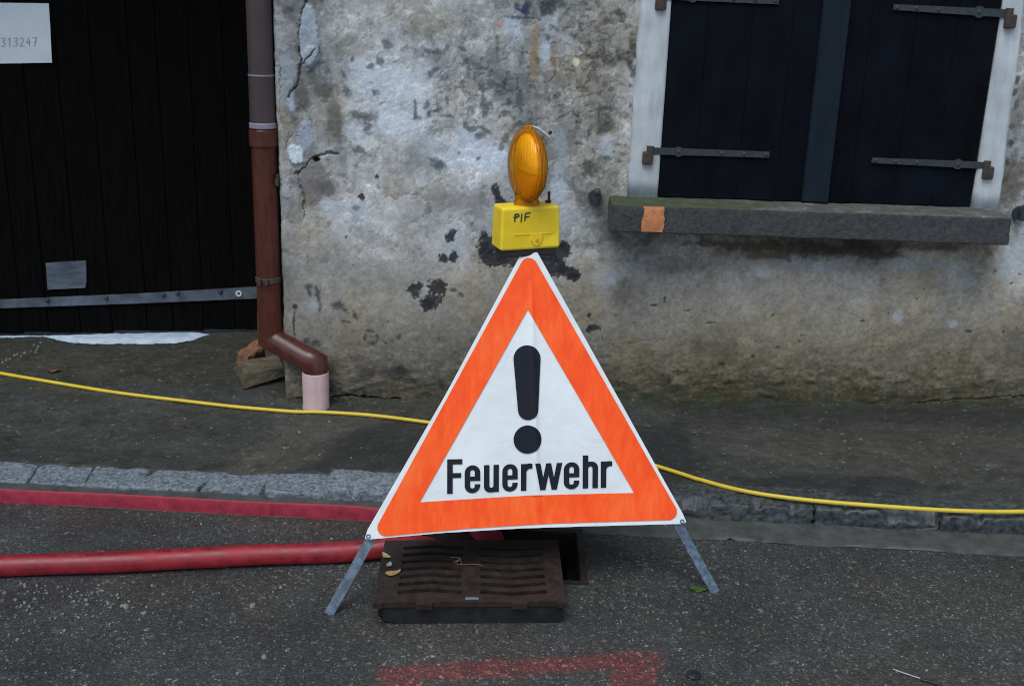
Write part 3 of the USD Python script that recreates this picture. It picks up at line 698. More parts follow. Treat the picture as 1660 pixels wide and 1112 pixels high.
stain(680, 265, 26, 22, (122, 126, 126), irr=0.5, seed=14, edge=0.5, k=0.6)
stain(710, 240, 22, 10, (128, 134, 132), irr=0.5, seed=15, edge=0.5, k=0.5)
stain(720, 325, 22, 13, (122, 122, 122), irr=0.4, seed=16, edge=0.6, k=0.6)
stain(765, 330, 22, 18, (126, 126, 124), irr=0.4, seed=17, edge=0.6, k=0.6)
# dark grey scuffs in the limewash
GY = (84, 92, 98)
for t in [(628, 72, 9, 8, 0.5), (616, 99, 8, 8, .2), (602, 108, 6, 7, .7), (571, 98, 3, 6, .3), (557, 122, 4, 10, -.3), (563, 150, 6, 14, -.5), (578, 188, 14, 6, .1), (597, 190, 14, 9, -.2), (596, 209, 7, 12, .2), (608, 150, 7, 5, .2),
          (583, 243, 10, 5, 0), (707, 264, 14, 8, .3), (714, 270, 8, 9, .2), (777, 221, 10, 6, 0), (770, 208, 14, 4, -.3), (787, 212, 10, 4, .5), (756, 205, 4, 8, -.4), (786, 180, 5, 14, 0), (783, 155, 4, 20, 0), (792, 172, 6, 8, 0),
          (818, 145, 12, 4, .4), (800, 138, 16, 4, .1), (842, 162, 6, 12, 0), (695, 186, 5, 6, .3), (705, 180, 12, 3, -.3), (725, 188, 10, 3, 0), (693, 168, 4, 10, .4), (725, 163, 3, 8, 0), (674, 175, 3, 16, 0), (676, 192, 6, 5, 0),
          (697, 122, 7, 5, -.4), (708, 113, 8, 3, -.4), (695, 84, 8, 4, .2), (710, 85, 10, 4, .2), (725, 77, 5, 6, .5), (749, 80, 7, 4, .5), (772, 105, 10, 5, .5), (757, 100, 5, 5, 0), (806, 62, 3, 5, 0), (820, 225, 6, 8, .4), (813, 238, 5, 7, .4),
          (776, 258, 3, 5, .4), (744, 248, 2, 3, 0), (895, 44, 5, 4, .3), (902, 49, 5, 4, .3), (888, 62, 6, 5, .2), (930, 58, 6, 3, .3), (872, 100, 3, 5, 0), (860, 140, 3, 3, 0), (961, 104, 4, 3, 0), (990, 68, 3, 3, 0), (967, 127, 3, 8, -.3),
          (500, 465, 9, 5, 0), (501, 474, 4, 8, 0), (515, 478, 5, 13, -.1), (518, 498, 4, 8, 0), (735, 470, 7, 4, .3), (748, 478, 5, 4, .3), (548, 495, 9, 8, .3), (560, 503, 8, 5, .5), (576, 512, 4, 10, -.3), (562, 522, 8, 3, .3),
          (647, 546, 4, 5, .3), (636, 553, 3, 2, 0), (626, 556, 3, 2, 0), (602, 536, 9, 3, 0), (592, 545, 3, 8, 0), (612, 545, 3, 9, 0), (604, 556, 7, 4, 0), (512, 555, 9, 7, 0), (497, 552, 5, 4, 0)]:
    stain(*t[:4], GY if t[1] < 300 else (58, 62, 64), ang=t[4], irr=0.7, freq=75, seed=int(t[0] + t[1]), edge=0.55, k=0.8, h=-0.001, ragged=0.75)
stain(610, 207, 60, 26, (96, 100, 98), irr=0.3, seed=99, edge=0.6, k=0.0)
# mouldy brown patch beside the window band
for t in [(1000, 22, 10, 7), (1008, 30, 8, 6), (985, 35, 8, 5), (1012, 92, 12, 9), (985, 92, 16, 9), (993, 100, 16, 7), (1021, 102, 7, 9), (1000, 84, 3, 7), (1003, 96, 3, 6), (980, 177, 20, 4), (987, 204, 14, 13), (978, 208, 12, 12), (955, 216, 4, 5),
          (952, 226, 3, 5), (958, 180, 3, 3), (990, 145, 6, 4), (1003, 235, 6, 3), (1010, 250, 5, 3), (985, 256, 8, 4), (1003, 262, 5, 3), (995, 246, 3, 3), (962, 244, 3, 4), (938, 232, 7, 4), (955, 275, 12, 14), (1022, 172, 2, 5), (1022, 140, 2, 3), (1020, 85, 3, 3), (1022, 70, 2, 3)]:
    stain(*t[:4], (72, 72, 66), irr=0.7, freq=70, seed=int(t[0] * 3 + t[1]), edge=0.6, k=0.75, h=-0.0012, ragged=0.7)
for (x_, y_) in [(1026, 75), (1028, 88), (1022, 107), (1026, 120), (1650, 130), (1645, 150), (1648, 170), (1640, 205), (1638, 232), (1632, 262), (1630, 290)]:
    stain(x_, y_, 4, 6, (58, 58, 56), irr=0.8, freq=80, seed=x_ + y_, edge=0.4, k=0.8)
stain(1640, 300, 16, 34, (92, 84, 74), irr=0.6, freq=40, seed=77, edge=0.4, k=0.7)
stain(1652, 175, 9, 40, (100, 98, 92), irr=0.7, freq=50, seed=78, edge=0.4, k=0.6)
# top: black soot, ink blue scrawl, rust run
for t in [(882, 12, 12, 12), (893, 14, 8, 10), (905, 6, 14, 7), (950, 8, 4, 4), (955, 16, 5, 3), (880, 24, 5, 5), (858, 8, 6, 6)]:
    stain(*t[:4], (64, 70, 74), irr=0.8, freq=60, seed=int(t[0]), edge=0.6, k=0.85, ragged=0.7)
for t in [(838, 12, 4, 7, -.6), (846, 18, 7, 3, .3), (852, 12, 4, 6, .4), (845, 29, 24, 2, 0), (853, 20, 5, 8, 0)]:
    stain(*t[:4], (44, 54, 84), ang=t[4], irr=0.6, freq=60, seed=int(t[0]), edge=0.4, k=0.75)
stain(866, 86, 6, 38, (148, 122, 92), irr=0.45, seed=21, edge=0.6, k=0.75)
stain(897, 96, 4, 16, (138, 118, 98), irr=0.6, seed=22, edge=0.6, k=0.6)
stain(934, 101, 6, 6, (206, 198, 168), irr=0.4, seed=23, edge=0.3)
stain(809, 39, 6, 7, (168, 140, 130), irr=0.4, seed=24, edge=0.5, k=0.7)
stain(806, 78, 2, 12, (96, 92, 90), irr=0.4, seed=25, edge=0.4, k=0.7)
# bare black spots where the skim has flaked off (left of and behind the lamp)
for t in [(804, 311, 7, 12, -.3), (810, 325, 8, 6, 0), (816, 329, 7, 4, 0), (785, 381, 7, 6, .3), (794, 396, 20, 14, .2), (786, 408, 12, 12, .4), (800, 420, 22, 13, 0), (835, 415, 34, 16, 0), (872, 412, 26, 18, 0), (905, 410, 18, 16, -.3), (915, 402, 9, 10, .2),
          (896, 432, 24, 16, .3), (922, 440, 18, 10, .35), (930, 449, 9, 7, .2), (731, 382, 7, 11, .4), (718, 419, 10, 7, 0), (735, 416, 7, 10, .3), (675, 470, 11, 12, 0), (709, 466, 16, 13, 0), (700, 488, 19, 12, -.3), (692, 494, 10, 12, 0), (586, 320, 5, 6, 0),
          (611, 286, 3, 4, .4), (560, 384, 2, 3, 0), (962, 531, 12, 5, .1), (956, 534, 6, 5, 0), (955, 512, 3, 4, 0), (477, 497, 5, 5, 0)]:
    stain(*t[:4], BK, ang=t[4], irr=0.75, freq=110, seed=int(t[0] * 2 + t[1]), edge=0.16, h=-0.002, ragged=0.3, k=0.94)
stain(477, 525, 1.6, 26, (50, 52, 52), irr=0.3, seed=31, edge=0.4, k=0.9)
stain(577, 336, 5, 5, (112, 118, 122), irr=0.4, seed=32, edge=0.5, k=0.8)
stain(595, 605, 14, 12, (58, 58, 56), irr=0.6, seed=33, edge=0.4, k=0.7)
stain(640, 603, 22, 10, (50, 50, 48), irr=0.6, seed=34, edge=0.35, k=0.75)
stain(650, 600, 8, 10, (42, 43, 43), irr=0.6, seed=35, edge=0.35, k=0.7)
# damp brown shade of dirt under the sill, drips, scuffs on the right half
for t in [(1290, 402, 90, 10, (70, 60, 52)), (1380, 404, 62, 12, (62, 54, 48)), (1180, 396, 70, 6, (84, 74, 66)), (1500, 400, 60, 7, (92, 84, 74)), (1250, 415, 40, 7, (84, 76, 66)), (1420, 412, 30, 8, (66, 60, 54))]:
    stain(*t, irr=0.7, freq=30, seed=int(t[0]), edge=0.45, k=0.8, ragged=0.25)
for t in [(1015, 470, 18, 16, (92, 88, 78)), (1085, 440, 22, 10, (98, 92, 82)), (1005, 488, 14, 14, (86, 82, 72)), (1150, 565, 44, 14, (82, 78, 70)), (965, 325, 30, 26, (92, 94, 90)), (975, 360, 12, 30, (96, 96, 92)), (1455, 570, 14, 18, (104, 92, 76)), (1660, 560, 40, 40, (84, 80, 74))]:
    stain(*t, irr=0.7, freq=26, seed=int(t[0]), edge=0.7, k=0.55, ragged=0.3)
for t in [(1253, 510, 2, 2), (1295, 552, 2.5, 2), (1260, 563, 3, 1.5), (1220, 577, 3, 3), (1397, 520, 5, 1.5), (1354, 595, 2, 2), (1570, 538, 5, 3), (1627, 538, 2, 2), (1614, 440, 2, 2), (1653, 445, 3, 2), (1640, 459, 2, 2), (998, 511, 2, 2), (1150, 523, 8, 1.5), (1115, 503, 5, 1), (1078, 485, 1.5, 7), (1060, 495, 5, 2), (1003, 625, 3, 3), (1085, 618, 3, 5), (1182, 617, 3, 3), (1170, 590, 6, 3)]:
    stain(*t[:4], (48, 46, 42), irr=0.6, freq=90, seed=int(t[0]), edge=0.4, k=0.85, h=-0.002)
# moss along the foot
mossm = (1 - smooth(0.015, 0.10, GZ - 0.026 * GX - 0.08 + 0.06 * (F(10, 81) - 0.5))) * smooth(0.42, 0.6, F(35, 82))
mossm *= smooth(-0.5, 0.3, GX) * 0.75
alb = alb * (1 - mossm[..., None]) + mossm[..., None] * np.array([0.034, 0.046, 0.026])
# cracks
def crack(pts_, w, depth, seed, dark=0.25):
    q_ = np.array([W(*p) for p in pts_])
    ln = sg.LineString(q_)
    x0, z0, x1, z1 = ln.bounds
    i0, i1 = np.searchsorted(fz, [z0 - 0.04, z1 + 0.04]); j0, j1 = np.searchsorted(fx, [x0 - 0.04, x1 + 0.04])
    sl = (slice(i0, i1), slice(j0, j1))
    import shapely
    jx = 0.024 * (meshkit.fbm(np.stack([GX[sl] * 45, GZ[sl] * 45, GX[sl] * 0], -1), 4, seed) - 0.5); jz = 0.024 * (meshkit.fbm(np.stack([GX[sl] * 45, GZ[sl] * 45, GX[sl] * 0], -1), 4, seed + 5) - 0.5)
    d = shapely.distance(ln, shapely.points(GX[sl] + jx, GZ[sl] + jz))
    ww = w * 0.62 * (0.25 + 1.5 * meshkit.fbm(np.stack([GX[sl] * 25, GZ[sl] * 25, GX[sl] * 0], -1), 3, seed + 9))
    m = 1 - smooth(ww * 0.4, ww, d)
    H[sl] -= m * depth * 0.5
    alb[sl] *= (1 - m * (1 - dark) * 0.8)[..., None]
crack([(497, 0), (490, 15), (487, 40), (482, 60), (487, 80), (489, 98), (485, 118), (478, 140), (470, 158)], 0.007, 0.016, 3)
crack([(511, 80), (500, 94), (491, 104)], 0.007, 0.014, 4)
crack([(481, 282), (488, 275), (497, 268), (508, 258), (530, 248), (548, 247)], 0.007, 0.016, 5)
crack([(482, 280), (486, 298), (493, 318), (491, 340), (492, 354)], 0.005, 0.010, 6, 0.35)
crack([(437, 110), (454, 108), (455, 135)], 0.0045, 0.006, 7, 0.4)
crack([(452, 118), (453, 180), (455, 200)], 0.004, 0.004, 8, 0.5)
crack([(464, 222), (476, 217), (488, 220)], 0.004, 0.006, 9, 0.45)
crack([(486, 170), (502, 188), (506, 208)], 0.006, 0.006, 10, 0.55)
crack([(460, 250), (464, 230), (474, 215)], 0.006, 0.008, 11, 0.5)
crack([(538, 645), (560, 642), (600, 644), (625, 649), (650, 647)], 0.009, 0.025, 12, 0.15)
crack([(1475, 655), (1540, 648), (1600, 645), (1665, 643)], 0.006, 0.012, 13, 0.4)
crack([(1470, 662), (1500, 655)], 0.009, 0.02, 14, 0.2)
crack([(1360, 500), (1390, 515), (1430, 523)], 0.003, 0.003, 15, 0.55)
crack([(1010, 555), (1050, 553), (1080, 552)], 0.004, 0.004, 16, 0.6)
crack([(1460, 660), (1250, 655), (1050, 655), (900, 652)], 0.006, 0.01, 17, 0.45)
crack([(465, 648), (540, 646)], 0.006, 0.012, 18, 0.4)
# window opening: the reveal steps back behind the shutters
WX0, WX1, WZ0, WZ1 = 0.486, 1.572, 0.838, 2.02
inside = (GX > WX0) & (GX < WX1) & (GZ > WZ0)
H[inside] = -0.075
alb[inside] = 0.03

# assemble: reveal (round the corner into the gate recess) + fine front + coarse surroundings
CR = 0.016
rev = np.r_[np.linspace(0.75, 0.03, 60), np.linspace(0.024, 0.0, 5)]
cols_x = [CORNER_X + 0.0 * rev, None]
th = np.linspace(0, math.pi / 2, 6)[1:-1]
corner_wob = 0.012 * (meshkit.fbm(np.stack([fz * 5, fz * 0, fz * 0], -1), 4, 91) - 0.5) + 0.004 * (meshkit.fbm(np.stack([fz * 40, fz * 0, fz * 0], -1), 3, 92) - 0.5)
def wall_points(Hm):
    front = np.stack([GX, WALL_Y - Hm, GZ], -1)
    # ease the first centimetres round the corner, with a worn arris
    t = np.clip((GX - CORNER_X) / 0.02, 0, 1)
    front[..., 1] += 0.014 * (1 - np.sqrt(np.clip(1 - (1 - t) ** 2, 0, 1)))
    front[..., 0] += corner_wob[:, None] * (1 - np.clip((GX - CORNER_X) / 0.12, 0, 1))
    return front
front = wall_points(H)
nz_, nx_ = GX.shape
revp = np.zeros((nz_, len(rev), 3))
e0 = front[:, :1, :]
revp[..., 0] = e0[..., 0] + 0.004 * (meshkit.fbm(np.stack([np.broadcast_to(rev, (nz_, len(rev))) * 20, np.broadcast_to(fz[:, None] * 20, (nz_, len(rev))), np.zeros((nz_, len(rev)))], -1), 3, 5) - 0.5)
revp[..., 1] = WALL_Y + 0.018 + rev[None]
revp[..., 2] = fz[:, None]
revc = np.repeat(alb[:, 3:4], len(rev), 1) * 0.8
allp = np.concatenate([revp, front], 1); allc = np.concatenate([revc, alb], 1)
F1 = grid_faces(nz_, allp.shape[1])
V = [allp.reshape(-1, 3)]; C_ = [allc.reshape(-1, 3)]; FF = [F1]
def patch(x0, x1, z0, z1, step=0.08):
    gx_, gz_ = np.meshgrid(np.linspace(x0, x1, max(2, int((x1 - x0) / step))), np.linspace(z0, z1, max(2, int((z1 - z0) / step))))
    k = sum(len(v_) for v_ in V)
    V.append(np.stack([gx_, np.full_like(gx_, WALL_Y - 0.003), gz_], -1).reshape(-1, 3))
    n_ = meshkit.fbm(np.stack([gx_ * 4, gz_ * 4, gx_ * 0], -1), 5, 3)
    l_ = 105 + 95 * (n_ - 0.3)
    C_.append(lin(np.stack([l_ - 3, l_, l_ + 3], -1)).reshape(-1, 3)); FF.append(grid_faces(*gx_.shape) + k)
patch(FX1 - 0.01, 6.0, -0.2, 4.6)
patch(CORNER_X, FX1 - 0.01, FZ1 - 0.004, 4.6)
patch(-2.9, CORNER_X, 2.35, 4.6)
patch(-6.0, -2.9, -0.4, 4.6)
wallm = trimesh.Trimesh(np.vstack(V), np.vstack([np.vstack([f_[:, [0, 1, 2]], f_[:, [0, 2, 3]]]) for f_ in FF]), process=False)
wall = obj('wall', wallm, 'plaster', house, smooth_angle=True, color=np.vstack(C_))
# the rest of the gate recess: left cheek and lintel underside, in the same plaster
rc = join(box(-2.93, -2.9, WALL_Y, 4.75, -0.3, 2.35), box(-2.9, CORNER_X - 0.012, WALL_Y + 0.004, 4.75, 2.35, 2.4))
obj('recess_lining', rc, 'concrete_block', house)
# painted window band
def band(px_out, x_in, z0, z1, seed, side):
    zz = np.linspace(z0, z1, 150); tt = np.linspace(0, 1, 22)
    xo = np.array([px_out(z) for z in zz]) + 0.010 * (meshkit.fbm(np.stack([zz * 14, zz * 0, zz * 0], -1), 5, seed) - 0.5)
    X_ = xo[:, None] + (x_in - xo)[:, None] * tt[None]; Z_ = np.repeat(zz[:, None], 22, 1)
    hw = np.interp(tt, [0, 0.06, 0.95, 1], [0.0, 0.005, 0.006, 0.0])[None]
    jx = np.clip(((X_ - FX0) / ST), 0, nx_ - 1); jz = np.clip(((Z_ - FZ0) / ST), 0, nz_ - 1)
    Hb = gaussian_filter(np.where(inside, 0, H), 3); hb = map_coordinates(Hb, [jz, jx], order=1)
    Y_ = WALL_Y - hb * 0.8 - hw - 0.0035
    n_ = meshkit.fbm(np.stack([X_ * 8, Z_ * 8, X_ * 0], -1), 5, seed + 1); n2_ = meshkit.fbm(np.stack([X_ * 70, Z_ * 12, X_ * 0], -1), 5, seed + 2)
    l_ = 186 + 30 * (n_ - 0.5) + 34 * (n2_ - 0.5)
    edge_d = np.minimum(tt, 1 - tt)[None] * abs(x_in - xo)[:, None]
    l_ = l_ - 18 * (1 - smooth(0.0, 0.012, edge_d + 0.01 * (n2_ - 0.5)))
    l_ = l_ - 80 * (1 - smooth(z0 + 0.015, z0 + 0.075, Z_ + 0.04 * (n_ - 0.5))) * smooth(0.0, 0.5, n2_ + 0.1)
    c_ = lin(np.stack([l_ - 7, l_ + 1, l_ + 5], -1))
    fcs = grid_faces(150, 22, flip=side > 0)
    return (np.stack([X_, Y_, Z_], -1).reshape(-1, 3), fcs), c_.reshape(-1, 3)
m_, c_ = band(lambda z: 0.381 + 0.004 * (z - 0.86), WX0 + 0.001, 0.842, 1.6, 3, -1)
obj('window_band', m_, 'band_paint', house, smooth_angle=True, color=c_, label='left white painted band beside the shutters')
m_, c_ = band(lambda z: 1.668 - 0.035 * (z - 0.86), WX1 - 0.001, 0.842, 1.6, 7, 1)
obj('window_band', m_, 'band_paint', house, smooth_angle=True, color=c_, label='right white painted band beside the shutters')

# sill
sl_ = grid_box(1.345, 0.20, 0.095, 0.007, 0.010)
sl_.apply_translation([0.318 + 1.345 / 2, 3.69 + 0.10, 0.795])
vv = sl_.vertices.copy()
vv[:, 2] += np.where(vv[:, 2] > 0.82, -0.05 * np.clip(3.79 - vv[:, 1], 0, 1) + 0.004, 0)       # weathered top
nn_ = np.array(sl_.vertex_normals)
vv += nn_ * ((meshkit.fbm(vv * 16, 4, 4) - 0.5) * 0.009)[:, None] + nn_ * ((meshkit.fbm(vv * 60, 3, 6) - 0.5) * 0.005)[:, None]
sill = obj('window_sill', trimesh.Trimesh(vv, sl_.faces, process=False), 'sill_stone', house, smooth_angle=50)
a_, b_ = at_y(1043, 336, 3.69), at_y(1074, 376, 3.69)
zz, xx_ = np.linspace(0.752, 0.838, 18), np.linspace(a_[0], b_[0], 12)
X_, Z_ = np.meshgrid(xx_, zz)
X_ = X_ + 0.022 * (meshkit.fbm(np.stack([Z_ * 40, Z_ * 0 + (X_ > xx_.mean()), Z_ * 0], -1), 4, 3) - 0.5)
yf = np.full_like(X_, 0.0)
from scipy.spatial import cKDTree
fr = vv[vv[:, 1] < 3.715]; tr = cKDTree(fr[:, [0, 2]])
d_, i_ = tr.query(np.stack([X_.ravel(), Z_.ravel()], 1), k=4)
yf = fr[i_, 1].min(1).reshape(X_.shape) - 0.0025
obj('paint_mark', (np.stack([X_, yf, Z_], -1).reshape(-1, 3), grid_faces(*X_.shape)), 'orange_paint', sill, smooth_angle=True)

# shutters: boards, a covering batten, strap hinges on pintles
SH_Y = 3.824
def chamfer_board(x0, x1, y0, y1, z0, z1, c=0.003):
    pts_ = []
    for (x_, s) in ((x0, 1), (x1, -1)):
        for z_ in (z0, z1):
            pts_ += [[x_ + s * c, y0, z_], [x_, y0 + c, z_], [x_, y1, z_]]
    return trimesh.convex.convex_hull(np.array(pts_))
BAT = (0.983, 1.072)
for k, (x0, x1) in enumerate(((WX0 + 0.004, 1.026), (1.029, WX1 - 0.004))):
    sh = UsdGeom.Xform.Define(stage, numbered(str(house.GetPath()) + '/shutter')).GetPrim()
    put(sh, ('left' if k == 0 else 'right') + ' dark blue-black wooden shutter')
    nb = 4; ws = np.array([0.9, 1.1, 1.0, 1.0]); ws = ws / ws.sum() * (x1 - x0); xb = x0
    for i in range(nb):
        obj('board', chamfer_board(xb + 0.0003, xb + ws[i] - 0.0003, SH_Y + rng.uniform(-0.0008, 0.0008), SH_Y + 0.03, 0.851, 1.98, 0.0015), 'shutter_paint', sh)
        xb += ws[i]
    if k == 0:
        obj('batten', chamfer_board(BAT[0], BAT[1], SH_Y - 0.020, SH_Y - 0.002, 0.853, 1.98, 0.003), 'batten_paint', sh)
def strap(p_in, p_out, w0, w1):
    """forged strap: p_in at the hinge pin, p_out at its far end; two discs where the bolts sit"""
    a = at_y(*p_in, SH_Y - 0.003); b = at_y(*p_out, SH_Y - 0.003)
    d = (b - a)[[0, 2]]; L_ = np.linalg.norm(d); ang = math.atan2(d[1], d[0])
    poly = unary_union([sg.Polygon([(-0.02, -w0 / 2), (L_, -w1 / 2), (L_, w1 / 2), (-0.02, w0 / 2)]), sg.Point(0.075, 0).buffer(w0 * 0.72, 8)])
    m = extrude(poly, 0.005)
    e1 = np.array([math.cos(ang), 0, math.sin(ang)]); e2 = np.array([-math.sin(ang), 0, math.cos(ang)])
    if d[0] < 0: e2 = -e2
    n_ = np.array([0, -1.0, 0])
    o = a.copy(); o[1] = SH_Y - 0.0025
    if np.cross(e1, e2) @ n_ < 0:
        m.vertices[:, 2] *= 1; m.invert()
    mm = basis(m, e1, e2, n_, o)
    trimesh.repair.fix_normals(mm)
    hg = obj('strap_hinge', mm, 'iron', house)
    for t in (0.075, 0.42 * L_ + 0.06, 0.62 * L_ + 0.06, L_ - 0.012):
        s_ = trimesh.creation.icosphere(2, 0.0065); s_.vertices[:, 1] *= 0.6; s_.apply_translation(o + e1 * t + n_ * 0.005)
        obj('rivet', s_, 'iron', hg, smooth_angle=True)
    # pin, eye and rag bolt in the band
    ex = o - e1 * 0.022
    cy = trimesh.creation.cylinder(0.012, 0.05, sections=16); cy.apply_translation(ex + np.array([0, -0.008, -0.008]))
    bl = rounded_box(0.036, 0.03, 0.044, 0.006, 2); bl.apply_translation(ex + np.array([-0.007 * np.sign(e1[0]), -0.004, -0.024]))
    obj('hinge_pin', join(cy, bl), 'rusty_iron', house, smooth_angle=40)
strap((1064, 245), (1247, 251), 0.024, 0.020)
strap((1588, 268), (1413, 260), 0.024, 0.018)
strap((1624, 22), (1448, 12), 0.026, 0.018)
strap((1086, -6), (1262, 2), 0.024, 0.022)
# shutter catches: small iron turn-buckles either side of the sill
for (px, py, lb) in ((965, 320, 'left round iron shutter catch'), (1656, 346, 'right round iron shutter catch')):
    p = at_y(px, py, WALL_Y - 0.03)
    d1 = trimesh.creation.cylinder(0.024, 0.012, sections=20); d1.apply_transform(trimesh.transformations.rotation_matrix(math.pi / 2, [1, 0, 0])); d1.apply_translation(p + [0, 0.016, -0.002])
    st_ = trimesh.creation.cylinder(0.008, 0.05, sections=12); st_.apply_transform(trimesh.transformations.rotation_matrix(math.pi / 2, [1, 0, 0])); st_.apply_translation(p)
    hd = rounded_box(0.024, 0.02, 0.055, 0.008, 2); hd.apply_translation(p + [0.002, -0.014, 0.004])
    nb_ = trimesh.creation.icosphere(2, 0.013); nb_.apply_translation(p + [0.004, -0.02, 0.022])
    obj('shutter_catch', join(d1, st_, hd, nb_), 'iron', house, smooth_angle=40, label=lb)

# ------------------------------------------------------------------ the gate in the recess
dA, dB = np.array([*DOOR_A, 0]), np.array([*DOOR_B, 0])
dt = (dA - dB) / np.linalg.norm(dA - dB)                 # towards the right
dn = np.array([dt[1], -dt[0], 0.0])                      # towards the street
def on_door(px, py, off=0.0):
    return on_plane(px, py, dA + dn * off, dn)
def D(p):                                               # door coordinates
    q = np.asarray(p) - dB; return q @ dt, q[2]
def door_mesh(m, off=0.0):
    return basis(m, dt, np.array([0, 0, 1.0]), dn, dB + dn * off)
gate = UsdGeom.Xform.Define(stage, numbered(str(house.GetPath()) + '/gate')).GetPrim()
put(gate, 'dark wooden plank gate in the recess')
s_, sR = -0.75, D(dA)[0] + 0.17
i = 0
while s_ < sR:
    w = rng.uniform(0.10, 0.145)
    zb = float(pave_z(dB[0] + dt[0] * s_, dB[1] + dt[1] * s_)) + 0.018 + rng.uniform(-0.004, 0.004)
    b = chamfer_board(s_ + 0.0015, s_ + w - 0.0015, 0, 0.04, zb, 2.36, 0.0025)
    b.apply_translation([0, rng.uniform(-0.0015, 0.0015), 0])
    bb = trimesh.Trimesh(b.vertices @ np.array([[1, 0, 0], [0, 0, -1], [0, 1, 0]]).T @ np.eye(3), b.faces)
    # (x, y, z) of the board -> along the gate, up, out
    vvv = b.vertices
    wv = dB[None] + dt[None] * vvv[:, :1] - dn[None] * vvv[:, 1:2] + np.array([[0, 0, 1.0]]) * vvv[:, 2:3]
    mb = trimesh.Trimesh(wv, b.faces); trimesh.repair.fix_normals(mb)
    obj('plank', mb, 'door_wood', gate)
    s_ += w; i += 1
def door_strip(name, poly_px, thick, material, parent, off=0.004, label=None):
    poly = sg.Polygon([D(on_door(*p)) for p in poly_px])
    m = door_mesh(extrude(poly, thick), off)
    trimesh.repair.fix_normals(m)
    return obj(name, m, material, parent, label=label)
strip = door_strip('kick_strip', [(-260, 492), (0, 485), (230, 475), (420, 464), (420, 483), (230, 491), (0, 499), (-260, 506)], 0.004, 'strip_metal', gate)
for (px, py) in [(77, 487), (172, 483), (265, 478), (288, 475), (357, 473)]:
    p = on_door(px, py, 0.009)
    b = trimesh.creation.icosphere(2, 0.011); b.vertices *= 0.9; b.apply_translation(p)
    obj('bolt', b, 'iron', house if False else gate, smooth_angle=True)
p = on_door(387, 476, 0.010)
ring = trimesh.creation.annulus(0.006, 0.013, 0.004, sections=24)
obj('washer', basis(ring, dt, np.array([0, 0, 1.0]), dn, p), 'wire_white', gate, smooth_angle=30)
door_strip('metal_plate', [(75, 426), (100, 424), (140, 422), (141, 455), (139, 466), (78, 469)], 0.003, 'plate_metal', gate, label='small galvanised sheet nailed over the planks')
# white threshold line under the gate
thr = [on_pave(x_, y_) for x_, y_ in ((-200, 549), (0, 548), (70, 546), (84, 549), (110, 555), (150, 558), (240, 558), (285, 557), (308, 553), (322, 548), (338, 543), (300, 541), (200, 543), (80, 546), (-200, 546))]
poly = sg.Polygon([(t[0], t[1]) for t in thr]).buffer(0.004).segmentize(0.008)
bx_ = np.array(poly.exterior.coords); jn = meshkit.fbm(np.c_[bx_ * 45, bx_[:, 0] * 0], 4, 12) - 0.5
bx_[:, 1] += jn * 0.016 * smooth(0.0, 0.02, float(4.40) - bx_[:, 1] + 0.1)
poly = sg.Polygon(bx_).buffer(0)
tm = sheet(poly, 0.02); tv = tm.vertices.copy()
tn = meshkit.fbm(np.c_[tv[:, :2] * 45, tv[:, 0] * 0], 4, 6)
dd = np.array([poly.boundary.distance(sg.Point(*p[:2])) for p in tv])
tv[:, 2] = pave_z(tv[:, 0], tv[:, 1]) + 0.002 + np.clip(dd * 0.5, 0, 0.012) + 0.004 * (tn - 0.3)
obj('threshold', trimesh.Trimesh(tv, tm.faces, process=False), 'threshold_white', house, smooth_angle=True, label='white painted strip on the ground under the gate')

# paper notice on the gate
notice = thing('paper_notice', 'white paper notice with handwritten number pinned to the dark gate', 'notice')
cn = [D(on_door(*p)) for p in ((-95, 4), (80, 6), (86, 102), (-95, 105))]
poly = sg.Polygon(cn)
pm = sheet(poly, 0.012); pv = pm.vertices
cx_ = np.array(cn).mean(0)
bend = 0.004 + 0.004 * meshkit.fbm(np.c_[pv[:, 0] * 14, pv[:, 1] * 5, pv[:, 0] * 0], 3, 2) + 0.006 * smooth(0.06, 0.22, pv[:, 0] - cx_[0]) * smooth(0.0, 0.12, cx_[1] - pv[:, 1] + 0.05)
def paper_z(u, v):
    return 0.004 + 0.004 * meshkit.fbm(np.stack([u * 14, v * 5, u * 0], -1), 3, 2) + 0.006 * smooth(0.06, 0.22, u - cx_[0]) * smooth(0.0, 0.12, cx_[1] - v + 0.05)
sheet_prim = obj('sheet', door_mesh(trimesh.Trimesh(np.c_[pv[:, :2], bend], pm.faces, process=False)), 'paper', notice, smooth_angle=True)
digits = {'4': [[(0.55, 1), (0.05, 0.4), (0.8, 0.42)], [(0.62, 0.75), (0.55, 0)]], '1': [[(0.2, 0.75), (0.5, 1), (0.45, 0)]], '3': [[(0.1, 0.92), (0.6, 1), (0.75, 0.8), (0.35, 0.55), (0.75, 0.35), (0.6, 0.05), (0.05, 0.05)]],
          '2': [[(0.1, 0.8), (0.4, 1), (0.7, 0.8), (0.5, 0.45), (0.05, 0.02), (0.85, 0.05)]], '7': [[(0.05, 0.95), (0.8, 1), (0.4, 0)], [(0.25, 0.5), (0.7, 0.52)]]}
xp = -8.0
for ch in '4313247':
    strokes = []
    for s_ in digits[ch]:
        pp = [D(on_door(xp + a * 9.0 , 76 - b * 14 - (xp) * 0.01)) for a, b in s_]
        strokes.append(sg.LineString(pp).buffer(0.0011, 4))
    g_ = sheet(unary_union(strokes), 0.01); gv = g_.vertices
    obj('digit', door_mesh(trimesh.Trimesh(np.c_[gv[:, :2], paper_z(gv[:, 0], gv[:, 1]) + 0.0007], g_.faces, process=False)), 'pencil', notice)
    xp += 10.3

